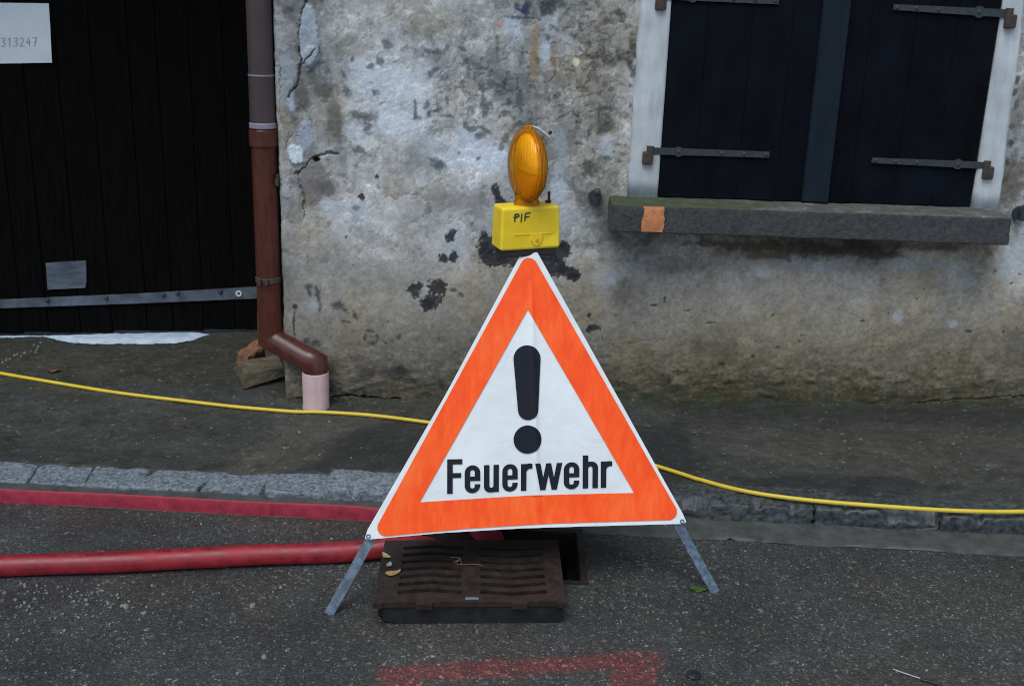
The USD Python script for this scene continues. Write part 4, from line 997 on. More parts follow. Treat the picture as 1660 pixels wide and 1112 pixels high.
# ------------------------------------------------------------------ downpipe
PY = 3.845
PX = float(at_y(427.5, 240, PY)[0])
pipe = thing('downpipe', 'red-brown plastic rain downpipe with grey upper length in the corner', 'downpipe', loc=(PX, PY, 0))
RP = 0.042
def cyl(x, y, z0, z1, r, seg=36, bev=0.0):
    prof = [(0, z0), (r - bev, z0), (r, z0 + bev), (r, z1 - bev), (r - bev, z1), (0, z1)] if bev else [(0, z0), (r, z0), (r, z1), (0, z1)]
    m = lathe(prof, seg); m.apply_translation([x, y, 0]); return m
zc = at_y(420, 208, PY)[2]
obj('upper_pipe', cyl(PX, PY, zc, 4.4, RP), 'grey_pipe', pipe, smooth_angle=40)
z1_ = at_y(418, 122, PY)[2]
obj('joint_ring', cyl(PX, PY, z1_ - 0.002, z1_ + 0.003, RP + 0.0022), 'grey_collar', pipe, smooth_angle=40)
obj('sleeve', cyl(PX, PY, zc + 0.018, z1_ - 0.002, RP + 0.0015), 'grey_pipe', pipe, smooth_angle=40)
obj('collar', cyl(PX, PY, zc, zc + 0.020, RP + 0.0045, bev=0.003), 'grey_collar', pipe, smooth_angle=40)
zs = at_y(421, 235, PY)[2]
obj('socket', cyl(PX, PY, zs - 0.004, zc - 0.003, RP + 0.0065, bev=0.003), 'red_plastic', pipe, smooth_angle=40)
zb1, zb2 = at_y(434, 452, PY)[2], at_y(437, 505, PY)[2]
obj('lower_pipe', cyl(PX, PY, zb2 - 0.02, zs, RP), 'red_plastic', pipe, smooth_angle=40)
# clips
for z_ in (zb1,):
    obj('pipe_clip', cyl(PX, PY, z_ - 0.010, z_ + 0.010, RP + 0.003, bev=0.002), 'rusty_iron', pipe, smooth_angle=40)
    for dx in (-0.02, 0.005):
        bl = rounded_box(0.012, 0.016, 0.022, 0.003, 2); bl.apply_translation([PX + dx, PY - RP - 0.007, z_]); obj('clip_bolt', bl, 'rusty_iron', pipe)
z_ = at_y(437, 293, PY)[2]
bk = join(box(PX + RP - 0.004, CORNER_X - 0.004, PY - 0.018, PY - 0.008, z_ - 0.012, z_ + 0.010), box(PX + RP + 0.004, PX + RP + 0.010, PY - 0.03, PY - 0.006, z_ - 0.014, z_ + 0.026))
obj('wall_bracket', bk, 'rusty_iron', pipe)
# bend, slanting length, bend into the ground stub
SY = 3.765
SX = float(at_y(512, 630, SY)[0])
pb = np.array([PX, PY, at_y(439, 548, PY)[2]])
pe = np.array([SX, SY, at_y(512, 589, SY)[2]])
def pipe_path(pts, rad, n=8):
    """polyline with filleted corners"""
    out = [np.array(pts[0], float)]
    for a, b, c in zip(pts[:-2], pts[1:-1], pts[2:]):
        a, b, c = map(lambda t: np.asarray(t, float), (a, b, c))
        u, w = (a - b) / np.linalg.norm(a - b), (c - b) / np.linalg.norm(c - b)
        for t in np.linspace(0, 1, n):
            p0, p1, p2 = b + u * rad, b, b + w * rad
            out.append((1 - t) ** 2 * p0 + 2 * t * (1 - t) * p1 + t * t * p2)
    out.append(np.array(pts[-1], float))
    return np.array(out)
def tube_pt(path, radius, seg=36):
    """tube with parallel-transported rings (for pipes that turn in space)"""
    p = np.asarray(path, float); t = np.gradient(p, axis=0); t /= np.linalg.norm(t, axis=1)[:, None]
    s = np.cross(t[0], [0.3, 1, 0.1]); s /= np.linalg.norm(s)
    a = np.linspace(0, 2 * math.pi, seg, endpoint=False); rings = []
    rr = np.broadcast_to(np.asarray(radius, float), (len(p),))
    for i_ in range(len(p)):
        s = s - t[i_] * (s @ t[i_]); s /= np.linalg.norm(s); u = np.cross(t[i_], s)
        rings.append(p[i_] + rr[i_] * (np.cos(a)[:, None] * s + np.sin(a)[:, None] * u))
    v = np.vstack(rings + [p[:1], p[-1:]]); n = len(p)
    q = grid_like = []
    i_ = np.arange(n - 1)[:, None] * seg; j = np.arange(seg)[None]; k = (j + 1) % seg
    qq = np.stack([i_ + j, i_ + k, i_ + seg + k, i_ + seg + j], -1).reshape(-1, 4)
    f = np.vstack([qq[:, [0, 1, 2]], qq[:, [0, 2, 3]]])
    jj = np.arange(seg); kk = (jj + 1) % seg
    f = np.vstack([f, np.stack([np.full(seg, n * seg), kk, jj], 1), np.stack([np.full(seg, n * seg + 1), (n - 1) * seg + jj, (n - 1) * seg + kk], 1)])
    m = trimesh.Trimesh(v, f, process=False); trimesh.repair.fix_normals(m); return m
dirs = (pe - pb) / np.linalg.norm(pe - pb)
obj('upper_bend', tube_mitre([pb + [0, 0, 0.095], pb, pb + dirs * 0.03], RP + 0.0022), 'red_plastic', pipe, smooth_angle=22)
obj('slanting_pipe', tube_mitre([pb + dirs * 0.028, pe], RP + 0.0015), 'red_plastic', pipe, smooth_angle=22)
obj('lower_bend', tube_mitre([pe - dirs * 0.03, pe, pe - np.array([0, 0, 0.06])], RP + 0.0022), 'red_plastic', pipe, smooth_angle=22)
zt = at_y(512, 602, SY)[2]
gz = float(pave_z(SX, SY))
stub = obj('drain_stub', None or join(lathe([(0.036, gz - 0.05), (0.0485, gz - 0.05), (0.0485, gz + 0.006), (0.047, gz + 0.012), (0.0478, zt - 0.004), (0.0455, zt), (0.0445, zt - 0.006), (0.0445, zt - 0.05)], 44)), 'pink_plastic', smooth_angle=40,
           label='short pale pink pipe stub in the ground taking the downpipe', cat='drain pipe')
# move the revolve to its place
_m = UsdGeom.Mesh(stub); _pts = np.array(_m.GetPointsAttr().Get()) + np.array([SX, SY, 0]); _m.GetPointsAttr().Set(Vt.Vec3fArray.FromNumpy(_pts.astype(np.float32)))

# ------------------------------------------------------------------ broken bricks by the pipe
def rock(corners, rough_amp, seed, size=0.012, cut=None):
    h = trimesh.convex.convex_hull(np.array(corners, float))
    v, f = trimesh.remesh.subdivide_to_size(h.vertices, h.faces, size); h = trimesh.Trimesh(v, f); h.merge_vertices()
    return rough(h, rough_amp, 38, seed)
def slab(c, yaw, sx, sy, sz, tilt, taper, seed, amp):
    b = np.array([[a * sx / 2, b_ * sy / 2, c_ * sz / 2] for a in (-1, 1) for b_ in (-1, 1) for c_ in (-1, 1)], float)
    b[b[:, 2] > 0, :2] *= taper
    b += rng.uniform(-0.008, 0.008, b.shape)
    m = rock(b, amp, seed)
    m.apply_transform(trimesh.transformations.euler_matrix(tilt[0], tilt[1], yaw)); 
    m.apply_translation([c[0], c[1], 0]); m.apply_translation([0, 0, float(pave_z(c[0], c[1])) - m.bounds[0, 2] - 0.004])
    return m
p1 = on_pave(424, 618); p2 = on_pave(408, 592); p3 = on_pave(447, 596)
obj('broken_brick', slab(p1 + [0.0, 0.005, 0], 0.45, 0.165, 0.11, 0.05, (0.16, -0.10), 0.97, 3, 0.006), 'mortar_look', smooth_angle=40, label='flat broken brick piece with brown top in front of the pipe', cat='brick')
obj('broken_brick', slab(p2 + [0.0, 0.03, 0], 0.95, 0.13, 0.06, 0.05, (0.25, -0.2), 0.8, 9, 0.011), 'brick_look', smooth_angle=40, label='jagged reddish broken brick lying behind the flat piece', cat='brick')
obj('concrete_lump', slab(p3 + [0.005, 0.03, 0], 0.1, 0.10, 0.08, 0.08, (0, 0), 0.95, 12, 0.005), 'concrete_block', smooth_angle=40, label='dark concrete lump under the slanting downpipe beside the bricks', cat='concrete block')

# ------------------------------------------------------------------ warning sign
L3, R3 = on_road(529, 995, 0.004), on_road(1164, 959, 0.004)
dsg = R3 - L3; dsg[2] = 0; dsg /= np.linalg.norm(dsg)
bk_ = np.array([-dsg[1], dsg[0], 0]); side_ = np.linalg.norm(R3 - L3)
cen = (L3 + R3) / 2 + bk_ * side_ * 0.2887
APEX = at_y(857, 406, cen[1])
B3 = (L3 + R3) / 2 + bk_ * side_ * 0.84; B3[2] = float(pave_z(B3[0], B3[1])) + 0.004
sign = thing('warning_sign', 'folding triangular white warning sign with orange border, reading Feuerwehr', 'warning sign', loc=(cen[0], cen[1], 0))
e1 = (R3 - L3) / np.linalg.norm(R3 - L3)
nn0 = np.cross(e1, APEX - (L3 + R3) / 2); nn0 /= np.linalg.norm(nn0)
if nn0[1] > 0: nn0 = -nn0
e2 = np.cross(nn0, e1)
if e2[2] < 0: e2 = -e2
PO = (L3 + R3) / 2 + nn0 * 0.010
def SP(px, py):
    q = on_plane(px, py, PO, nn0) - PO
    return np.array([q @ e1, q @ e2])
uA = SP(857, 415)
def drape(u, v):
    """how the cloth stands off its plane"""
    u = np.asarray(u, float); v = np.asarray(v, float)
    z = 0.004 * (meshkit.fbm(np.stack([u * 7 + 3, v * 5, u * 0], -1), 3, 4) - 0.5) + 0.0016 * (meshkit.fbm(np.stack([u * 24 + v * 9, v * 14, u * 0], -1), 3, 6) - 0.5)
    z = z + 0.0045 * np.exp(-((u - uA[0] - 0.004) / 0.006) ** 2) * smooth(0.15, 0.4, v) * (1 - smooth(0.72, 0.88, v))               # the centre fold
    z = z - 0.010 * np.cos(np.clip((u - uA[0]) / 0.45, -1, 1) * math.pi / 2) * (1 - smooth(0.2, 0.55, v))   # sags in between the legs
    return z
def cloth(poly, lift, edge=0.018):
    m = sheet(poly, edge); v = m.vertices
    w = drape(v[:, 0], v[:, 1]) + lift
    m2 = trimesh.Trimesh(PO + v[:, :1] * e1 + v[:, 1:2] * e2 + w[:, None] * nn0, m.faces, process=False)
    if (m2.face_normals @ nn0).sum() < 0: m2.invert()
    return m2
outer = sg.Polygon([SP(*p) for p in ((845, 411), (871, 409), (980, 605), (1107, 832), (1113, 846), (1108, 849), (980, 853), (850, 857), (720, 864), (600, 874), (591, 873), (596, 858), (722, 640))]).buffer(-0.003).buffer(0.003)
panel = obj('front_panel', cloth(outer, 0.0, 0.010), 'white_cloth', sign, smooth_angle=True)
o_tri = sg.Polygon([SP(*p) for p in ((857, 409), (604, 871), (850, 851), (1108, 841))]).buffer(-0.024).buffer(0.024, 8)
o_tri = sg.Polygon([SP(*p) for p in ((857, 404), (601, 871), (760, 857), (900, 849), (1107, 842))]).buffer(-0.022).buffer(0.022, 10)
i_tri = sg.Polygon([SP(*p) for p in ((855.5, 502), (680.5, 814), (855, 803.5), (1028.6, 799))])
ring_ = o_tri.difference(i_tri)
obj('orange_border', cloth(ring_, 0.0020, 0.010), 'orange_print', panel, smooth_angle=True)
# exclamation mark
top_c, bot_c = SP(854.3, 582), SP(856, 664)
rt, rb = np.linalg.norm(SP(876, 582) - SP(832, 582)) / 2, np.linalg.norm(SP(872.5, 664) - SP(839.5, 664)) / 2
bar = sg.MultiPolygon([sg.Point(top_c).buffer(rt, 24), sg.Point(bot_c).buffer(rb, 24)]).convex_hull
obj('exclamation_bar', cloth(bar, 0.0022, 0.008), 'black_print', panel, smooth_angle=True)
dc = SP(855.3, 712.3); rd = np.linalg.norm(SP(878, 712) - SP(832.7, 712)) / 2
obj('exclamation_dot', cloth(sg.Point(dc).buffer(rd, 32), 0.0022, 0.008), 'black_print', panel, smooth_angle=True)
# lettering, a narrow bold grotesque: unit = cap height 265
def rr_(x0, y0, x1, y1, r):
    r = min(r, (x1 - x0) / 2 - 0.01, (y1 - y0) / 2 - 0.01)
    return sg.box(x0 + r, y0 + r, x1 - r, y1 - r).buffer(r, 10)
SW = 42
def glyph(ch):
    if ch == 'F':
        return unary_union([sg.box(0, 0, SW + 1, 265), sg.box(0, 225, 117, 265), sg.box(0, 120, 108, 158)]), 117
    if ch == 'e':
        o = rr_(0, -2, 120, 214, 60); h_ = rr_(SW, 34, 120 - SW, 178, 18)
        g_ = o.difference(h_)
        g_ = g_.union(sg.box(SW - 2, 92, 120, 126).intersection(o))
        g_ = g_.difference(sg.box(120 - SW - 1, 66, 130, 92))
        return g_, 120
    if ch == 'u':
        g_ = unary_union([sg.box(0, 60, SW, 212), sg.box(115 - SW, 0, 115, 212), rr_(0, -2, 115, 120, 46).difference(rr_(SW, 34, 115 - SW, 200, 15)).intersection(sg.box(0, -5, 115, 90))])
        return g_, 115
    if ch == 'r':
        g_ = unary_union([sg.box(0, 0, SW, 212), rr_(0, 60, 130, 214, 62).difference(rr_(SW, 0, 150, 173, 30)).intersection(sg.box(0, 120, 88, 220))])
        return g_, 86
    if ch == 'w':
        def leg(x0, x1, w): return sg.Polygon([(x0 - w / 2, 212), (x0 + w / 2, 212), (x1 + w / 2, 0), (x1 - w / 2, 0)])
        g_ = unary_union([leg(21, 62, 42), leg(105, 62, 38), leg(105, 148, 38), leg(189, 148, 42)]).intersection(sg.box(-5, 0, 215, 212))
        return g_, 210
    if ch == 'h':
        g_ = unary_union([sg.box(0, 0, SW, 265), sg.box(117 - SW, 0, 117, 150), rr_(0, 90, 117, 214, 48).difference(rr_(SW, 0, 117 - SW, 176, 16)).intersection(sg.box(0, 120, 117, 220))])
        return g_, 117
def crop(cx, cy): return SP(680 + cx / 4.743, 730 + cy / 4.743)
x0s = [('F', 213, 330), ('e', 348, 468), ('u', 497, 612), ('e', 638, 757), ('r', 782, 868), ('w', 890, 1100), ('e', 1112, 1232), ('h', 1258, 1375), ('r', 1397, 1482)]
base_l, base_r = crop(215, 334), crop(1438, 287)
top_l, top_r = crop(212, 70), crop(1298, 35)
for ch, xa, xb in x0s:
    g_, adv = glyph(ch)
    g_ = g_.simplify(0.4)
    def place(x, y, z=None, xa=xa, xb=xb, adv=adv):
        x, y = np.asarray(x, float), np.asarray(y, float)
        cx_ = xa + x / adv * (xb - xa)
        cyb = 334 + (cx_ - 215) * (287 - 334) / (1438 - 215)
        cap = 265 + (cx_ - 215) * (254 - 265) / (1298 - 215)
        cy_ = cyb - y / 265 * cap
        pts_ = np.array([crop(a, b) for a, b in zip(cx_, cy_)])
        return pts_[:, 0], pts_[:, 1]
    from shapely.ops import transform as sh_transform
    obj('letter', cloth(sh_transform(place, g_).buffer(0), 0.0020, 0.008), 'black_print', panel, smooth_angle=True)
# tiny maker's line in the lower left corner of the white field (a hairline at this size)
# eyelets at the two lower corners
for p in ((597, 869), (1106, 845)):
    uv = SP(*p); o = PO + uv[0] * e1 + uv[1] * e2 + nn0 * (float(drape(uv[0], uv[1])) + 0.001)
    t_ = trimesh.creation.torus(0.0045, 0.0016, major_sections=18, minor_sections=8)
    obj('eyelet', basis(t_, e1, e2, nn0, o), 'galvanised', panel, smooth_angle=True)
# two back panels with the same border
for (P_, Q_) in ((R3, B3), (B3, L3)):
    A_ = APEX; pt = 0.80
    a3, b3 = A_ + (P_ - A_) * pt, A_ + (Q_ - A_) * pt
    shf = (cen * [1, 1, 0] + [0, 0, 0.2] - (a3 + b3) / 2) * [1, 1, 0]; shf /= np.linalg.norm(shf)
    ins = shf * 0.034 - nn0 * 0.026
    a3, b3, A_ = (a3 + ins, b3 + shf * 0.012, A_ - nn0 * 0.026 + shf * 0.02 - [0, 0, 0.03]) if P_ is R3 else (a3 + shf * 0.012, b3 + ins, A_ - nn0 * 0.026 + shf * 0.02 - [0, 0, 0.03])
    n3 = np.cross(b3 - a3, A_ - a3); n3 /= np.linalg.norm(n3)
    if n3 @ (a3 - cen) < 0: n3 = -n3
    ex_ = (b3 - a3) / np.linalg.norm(b3 - a3); ey_ = np.cross(n3, ex_); ey_ = ey_ if ey_[2] > 0 else -ey_
    o3 = a3 - n3 * 0.004
    tri = sg.Polygon([((q - o3) @ ex_, (q - o3) @ ey_) for q in (a3, b3, A_ + (a3 - A_) * 0.03)])
    m = sheet(tri, 0.04); v = m.vertices; w = 0.004 * (meshkit.fbm(np.c_[v[:, 0] * 7, v[:, 1] * 6, v[:, 0] * 0], 3, 8) - 0.5)
    pw = lambda m_, w_, l_: trimesh.Trimesh(o3 + m_.vertices[:, :1] * ex_ + m_.vertices[:, 1:2] * ey_ + (w_ + l_)[:, None] * n3, m_.faces, process=False)
    sp = obj('side_panel', pw(m, w, 0.0), 'white_cloth', sign, smooth_angle=True)
    rg = tri.buffer(-0.035).buffer(0.02).difference(tri.buffer(-0.12))
    m = sheet(rg, 0.04); v = m.vertices; w = 0.004 * (meshkit.fbm(np.c_[v[:, 0] * 7, v[:, 1] * 6, v[:, 0] * 0], 3, 8) - 0.5)
    obj('orange_border', pw(m, w, 0.0012), 'orange_print', sp, smooth_angle=True)
# legs: flat galvanised channels from the head to the ground
for foot, inw in ((L3, -nn0), (R3, -nn0), (B3, bk_ * -1)):
    d = foot - APEX; Lg = np.linalg.norm(d); d /= Lg
    fl_ = nn0 - d * (nn0 @ d); fl_ /= np.linalg.norm(fl_); wd = np.cross(d, fl_)
    prof = sg.Polygon([(-0.012, -0.002), (0.012, -0.002), (0.012, -0.013), (0.010, -0.013), (0.010, -0.0045), (-0.010, -0.0045), (-0.010, -0.013), (-0.012, -0.013)])
    m = trimesh.creation.extrude_polygon(prof, Lg - 0.06, engine='earcut')
    top = APEX + d * 0.02
    ctr_ = (cen - foot) * [1, 1, 0]; ctr_ /= np.linalg.norm(ctr_)
    mm = basis(m, wd, fl_, d, APEX + d * 0.06 + (wd * np.sign(wd @ ctr_) * 0.006 if foot is not B3 else 0))
    trimesh.repair.fix_normals(mm)
    obj('leg', mm, 'galvanised', sign)
hd = rounded_box(0.04, 0.04, 0.03, 0.006, 2); hd.apply_translation(APEX + [0, 0.02, -0.028])
obj('head_plate', hd, 'black_rubber', sign, smooth_angle=40)

# ------------------------------------------------------------------ flashing lamp on the sign
YAW = math.radians(20)
lt, lnf = np.array([math.cos(YAW), math.sin(YAW), 0]), np.array([math.sin(YAW), -math.cos(YAW), 0])
zl0, zl1 = at_y(857, 402, 2.80)[2], at_y(855, 337, 2.80)[2]
lc = at_y(853, 370, 2.845); lc = np.array([lc[0], 2.845, 0])
lamp = thing('warning_lamp', 'yellow battery lamp with round amber lens standing on the sign', 'warning lamp', loc=(lc[0], lc[1], zl0))
BW, BD, BH = 0.166, 0.078, 0.112
zl0 = at_y(857, 405.5, 2.845 - BD / 2)[2]; 
TIL = math.radians(2.0)
up_ = np.array([0, 0, 1.0]) * math.cos(TIL) - lt * math.sin(TIL) * 0.4; up_ /= np.linalg.norm(up_)
lx = lt - up_ * (lt @ up_); lx /= np.linalg.norm(lx); ly = np.cross(up_, lx)          # ly points to the rear
O_ = np.array([lc[0], lc[1], zl0])
def LM(m): 
    return basis(m, lx, ly, up_, O_)
body = rounded_box(BW, BD, BH, 0.009, 3)
bvv = body.vertices
bvv[:, 2] += BH / 2
tp = 1 - 0.05 * (bvv[:, 2] / BH)
bvv[:, 0] *= tp; bvv[:, 1] *= tp
obj('battery_case', LM(trimesh.Trimesh(bvv, body.faces)), 'lamp_yellow', lamp, smooth_angle=35)
case = stage.GetPrimAtPath(str(lamp.GetPath()) + '/battery_case')
bs = rounded_box(BW * 0.88, BD * 0.88, 0.022, 0.004, 2); bs.apply_translation([0, 0, -0.008])
obj('base_plate', LM(bs), 'black_rubber', lamp, smooth_angle=35)
sp_ = trimesh.creation.cylinder(0.014, 0.06, sections=16); sp_.apply_translation([0.0, 0, -0.03])
obj('socket_stem', LM(sp_), 'black_rubber', lamp, smooth_angle=35)
fy = lambda z: -(BD / 2) * (1 - 0.05 * z / BH)                                        # the front face
def front_plate(poly, th, zoff=0.0):
    m = extrude(poly, th); v = m.vertices.copy()
    vv_ = np.stack([v[:, 0], fy(v[:, 1]) - v[:, 2] - zoff, v[:, 1]], 1)
    m = trimesh.Trimesh(vv_, m.faces); trimesh.repair.fix_normals(m); return LM(m)
lat = unary_union([sg.box(0.000, 0.024, 0.030, 0.040), sg.Point(0.015, 0.024).buffer(0.0125, 16)])
ltch = obj('latch', front_plate(lat, 0.0035), 'lamp_yellow', lamp, smooth_angle=35)
obj('latch_knob', front_plate(sg.Point(0.0155, 0.026).buffer(0.0042, 12), 0.006), 'lamp_yellow_dark', ltch)
obj('case_seam', front_plate(sg.box(-0.045, 0.0405, 0.055, 0.0425), 0.0012), 'lamp_yellow', lamp)
# hand-written letters on the case
pf = [[(0, 0), (0.1, 1)], [(0.0, 0.85), (0.55, 1.0), (0.7, 0.7), (0.0, 0.45)], [(-0.15, 0.55), (0.3, 0.6)], [(1.05, -0.1), (1.15, 0.95)], [(1.65, 0.05), (1.75, 1.0), (2.5, 1.08)], [(1.7, 0.5), (2.3, 0.58)]]
for grp in ((0, 1, 2), (3,), (4, 5)):
    mk = unary_union([sg.LineString([(-0.045 + a * 0.0165, 0.0765 + b * 0.0185) for a, b in pf[k]]).buffer(0.0019, 4) for k in grp])
    obj('handwriting', front_plate(mk, 0.0003, 0.0002), 'marker', case)
# knob and aerial on the case, right rear
kb = join(trimesh.creation.cylinder(0.008, 0.008, sections=14), trimesh.creation.cylinder(0.0035, 0.03, sections=10).apply_translation([0.002, 0, 0.012]))
kb.apply_translation([0.062, 0.005, BH + 0.002])
obj('switch', LM(kb), 'black_rubber', lamp, smooth_angle=40)
# lens: an upright disc, its axis along the case
LR, LT = 0.094, 0.040
zc_ = BH + 0.006 + LR
def disc(R_, T_, p=2.4, n=26, seg=56, x0=-1.0, x1=1.0):
    """lens body of revolution about the local x axis"""
    t = np.linspace(x0, x1, n)
    r_ = R_ * (1 - np.abs(t) ** p) ** (1 / 2.2)
    prof = np.c_[np.maximum(r_, 1e-5), t * T_]
    m = trimesh.creation.revolve(prof, sections=seg)
    m.apply_transform(trimesh.transformations.rotation_matrix(math.pi / 2, [0, 1, 0]))
    return m
ls = disc(LR, LT)
ls.apply_translation([0.0, 0, zc_])
obj('lens', LM(ls), 'amber_lens', lamp, smooth_angle=True)
rim = trimesh.creation.torus(LR * 0.985, 0.0042, major_sections=64, minor_sections=10)
rim.apply_transform(trimesh.transformations.rotation_matrix(math.pi / 2, [0, 1, 0])); rim.apply_translation([0.0, 0, zc_])
obj('lens_rim', LM(rim), 'amber_lens', lamp, smooth_angle=True)
ft = lathe([(0, BH - 0.004), (0.030, BH - 0.004), (0.029, BH + 0.006), (0.027, BH + 0.016), (0.029, BH + 0.026), (0, BH + 0.026)], 36)
ft.vertices[:, 0] *= 1.15
obj('lens_foot', LM(ft), 'amber_lens', lamp, smooth_angle=40)
tb = rounded_box(0.022, 0.02, 0.016, 0.005, 2); tb.apply_translation([0.0, 0, zc_ + LR])
obj('lens_tab', LM(tb), 'amber_lens', lamp, smooth_angle=40)
# inside: a pale reflector in the upper half, amber housing below
half = disc(LR * 0.86, LT * 0.45)
hv = half.vertices
upm = trimesh.intersections.slice_mesh_plane(half, [0, 0, 1], [0, 0, -0.012], cap=True, engine='earcut'); lowm = trimesh.intersections.slice_mesh_plane(half, [0, 0, -1], [0, 0, -0.014], cap=True, engine='earcut')
for m_, nm_, mt_ in ((upm, 'reflector', 'reflector_pale'), (lowm, 'lamp_housing', 'reflector_amber')):
    m_.apply_translation([0.0, 0, zc_]); obj(nm_, LM(m_), mt_, lamp, smooth_angle=40)
# carrying wire at the top right
w_ = np.array([[0.004, 0, zc_ + LR + 0.005], [0.022, -0.004, zc_ + LR + 0.001], [0.045, -0.006, zc_ + LR - 0.014], [0.058, -0.004, zc_ + LR - 0.026]])
obj('carrying_wire', LM(tube_pt(spline(w_, 14), 0.0022, 10)), 'wire_white', lamp, smooth_angle=True)
wk = trimesh.creation.icosphere(2, 0.005); wk.apply_translation([0.060, 0, zc_ + LR - 0.012]); obj('wire_end', LM(wk), 'black_rubber', lamp, smooth_angle=True)

# ------------------------------------------------------------------ gully and its lifted grate
gully = thing('open_gully', 'open road gully with iron frame, dark pit beneath the sign', 'gully')
def GV(x, v, z):
    return np.array([x, v + kerb_y(x), z + float(slope_z(x))])
def vbox(x0, x1, v0, v1, z0, z1):
    b = box(x0, x1, v0, v1, z0, z1)
    b.vertices = np.array([GV(*p) for p in b.vertices]); return b
fr_ = join(vbox(PIT_X[0] - 0.022, PIT_X[0] + 0.004, PIT_V[0] - 0.02, PIT_V[1] + 0.02, -0.09, 0.007), vbox(PIT_X[1] - 0.004, PIT_X[1] + 0.014, PIT_V[0] - 0.008, PIT_V[1] + 0.02, -0.09, 0.007),
           vbox(PIT_X[0] + 0.004, PIT_X[1] - 0.004, PIT_V[0] - 0.008, PIT_V[0] + 0.004, -0.09, 0.006), vbox(PIT_X[0] + 0.004, PIT_X[1] - 0.004, PIT_V[1] - 0.004, PIT_V[1] + 0.02, -0.09, 0.006))
obj('frame', fr_, 'cast_iron', gully)
for lg in (vbox(PIT_X[1] - 0.03, PIT_X[1] - 0.004, PIT_V[0] + 0.004, PIT_V[1] - 0.004, -0.11, -0.075), vbox(PIT_X[0] + 0.004, PIT_X[0] + 0.03, PIT_V[0] + 0.004, PIT_V[1] - 0.004, -0.11, -0.075)):
    obj('seat_ledge', lg, 'cast_iron_side', gully)
sh_ = join(vbox(PIT_X[0] - 0.03, PIT_X[0] - 0.001, PIT_V[0] - 0.03, PIT_V[1] + 0.03, -0.8, -0.091), vbox(PIT_X[1] + 0.001, PIT_X[1] + 0.03, PIT_V[0] - 0.03, PIT_V[1] + 0.03, -0.8, -0.091),
           vbox(PIT_X[0], PIT_X[1], PIT_V[0] - 0.03, PIT_V[0] - 0.001, -0.8, -0.091), vbox(PIT_X[0], PIT_X[1], PIT_V[1] + 0.001, PIT_V[1] + 0.03, -0.8, -0.091), vbox(PIT_X[0], PIT_X[1], PIT_V[0], PIT_V[1], -0.83, -0.8))
obj('shaft', sh_, 'pit_concrete', gully)

gA, gB = on_road(606, 976, 0.064), on_road(917, 974, 0.064)           # front corners of the grate's top
gx = gB - gA; gwid = np.linalg.norm(gx); gx /= gwid
gD = 0.315
gy = np.array([-gx[1], gx[0], 0.0]); gy /= np.linalg.norm(gy); gy = gy * math.cos(0.02) + np.array([0, 0, math.sin(0.02)])
gz_ = np.cross(gx, gy)
grate = thing('drain_grate', 'rusty brown cast iron drain grate lifted out beside the open gully', 'drain grate')
def GM(m):
    mm = basis(m, gx, gy, gz_, gA); trimesh.repair.fix_normals(mm); return mm
plate = sg.box(0.0, 0.0, gwid, gD)
sl_w = 0.0168
slots = []
mid_ = gwid / 2
for r_ in range(7):
    y_ = 0.046 + r_ * 0.0375
    for (x0, x1, s) in ((0.055, mid_ - 0.022, 1), (mid_ + 0.026, gwid - 0.045, -1)):
        xm_ = (x0 + x1) / 2
        slots.append(sg.LineString([(x0, y_), (xm_, y_ + 0.011 * s), (x1, y_ - 0.001 * s)]).buffer(sl_w / 2, cap_style='flat', join_style='mitre'))
lugs = [sg.box(0.105, -0.012, 0.145, 0.01), sg.box(gwid - 0.135, -0.012, gwid - 0.095, 0.01)]
corner = [sg.box(-0.003, -0.006, 0.022, 0.01), sg.box(gwid - 0.022, -0.006, gwid + 0.003, 0.01)]
top_p = unary_union([plate] + lugs + corner).difference(unary_union(slots)).buffer(-0.0015).buffer(0.0015)
tpm = extrude(top_p, 0.015); tpm.apply_translation([0, 0, -0.015])
obj('slotted_plate', GM(tpm), 'cast_iron', grate)
ribs_ = extrude(sg.box(0.03, 0.022, gwid - 0.024, gD - 0.026).difference(unary_union(slots)), 0.03); ribs_.apply_translation([0, 0, -0.0455])
obj('rib_grid', GM(ribs_), 'grate_inside', grate)
# frame lip and low badge on the plate
bd = rounded_box(0.034, 0.010, 0.004, 0.0015, 2); bd.apply_translation([mid_ + 0.005, 0.015, 0.0])
obj('badge', GM(bd), 'galvanised', grate)
# front and side skirts, bottom corners cut away
sk_p = sg.Polygon([(0.020, -0.0155), (gwid - 0.008, -0.0155), (gwid - 0.010, -0.058), (gwid - 0.045, -0.066), (0.055, -0.066), (0.020, -0.050)])
sk = extrude(sk_p, 0.012)
sk.vertices = np.c_[sk.vertices[:, 0], sk.vertices[:, 2] + 0.003, sk.vertices[:, 1]]
sk2 = sk.copy(); sk2.vertices[:, 1] += gD - 0.024
skl = extrude(sg.Polygon([(0.018, -0.0155), (gD - 0.018, -0.0155), (gD - 0.018, -0.05), (0.03, -0.06), (0.018, -0.05)]), 0.012)
def sidev(m, x): 
    m = m.copy(); m.vertices = np.c_[m.vertices[:, 2] + x, m.vertices[:, 0], m.vertices[:, 1]]; return m
obj('skirt', GM(sk), 'cast_iron_side', grate); obj('skirt', GM(sk2), 'cast_iron_side', grate)
obj('skirt', GM(sidev(skl, 0.008)), 'cast_iron_side', grate); obj('skirt', GM(sidev(skl, gwid - 0.02)), 'cast_iron_side', grate)
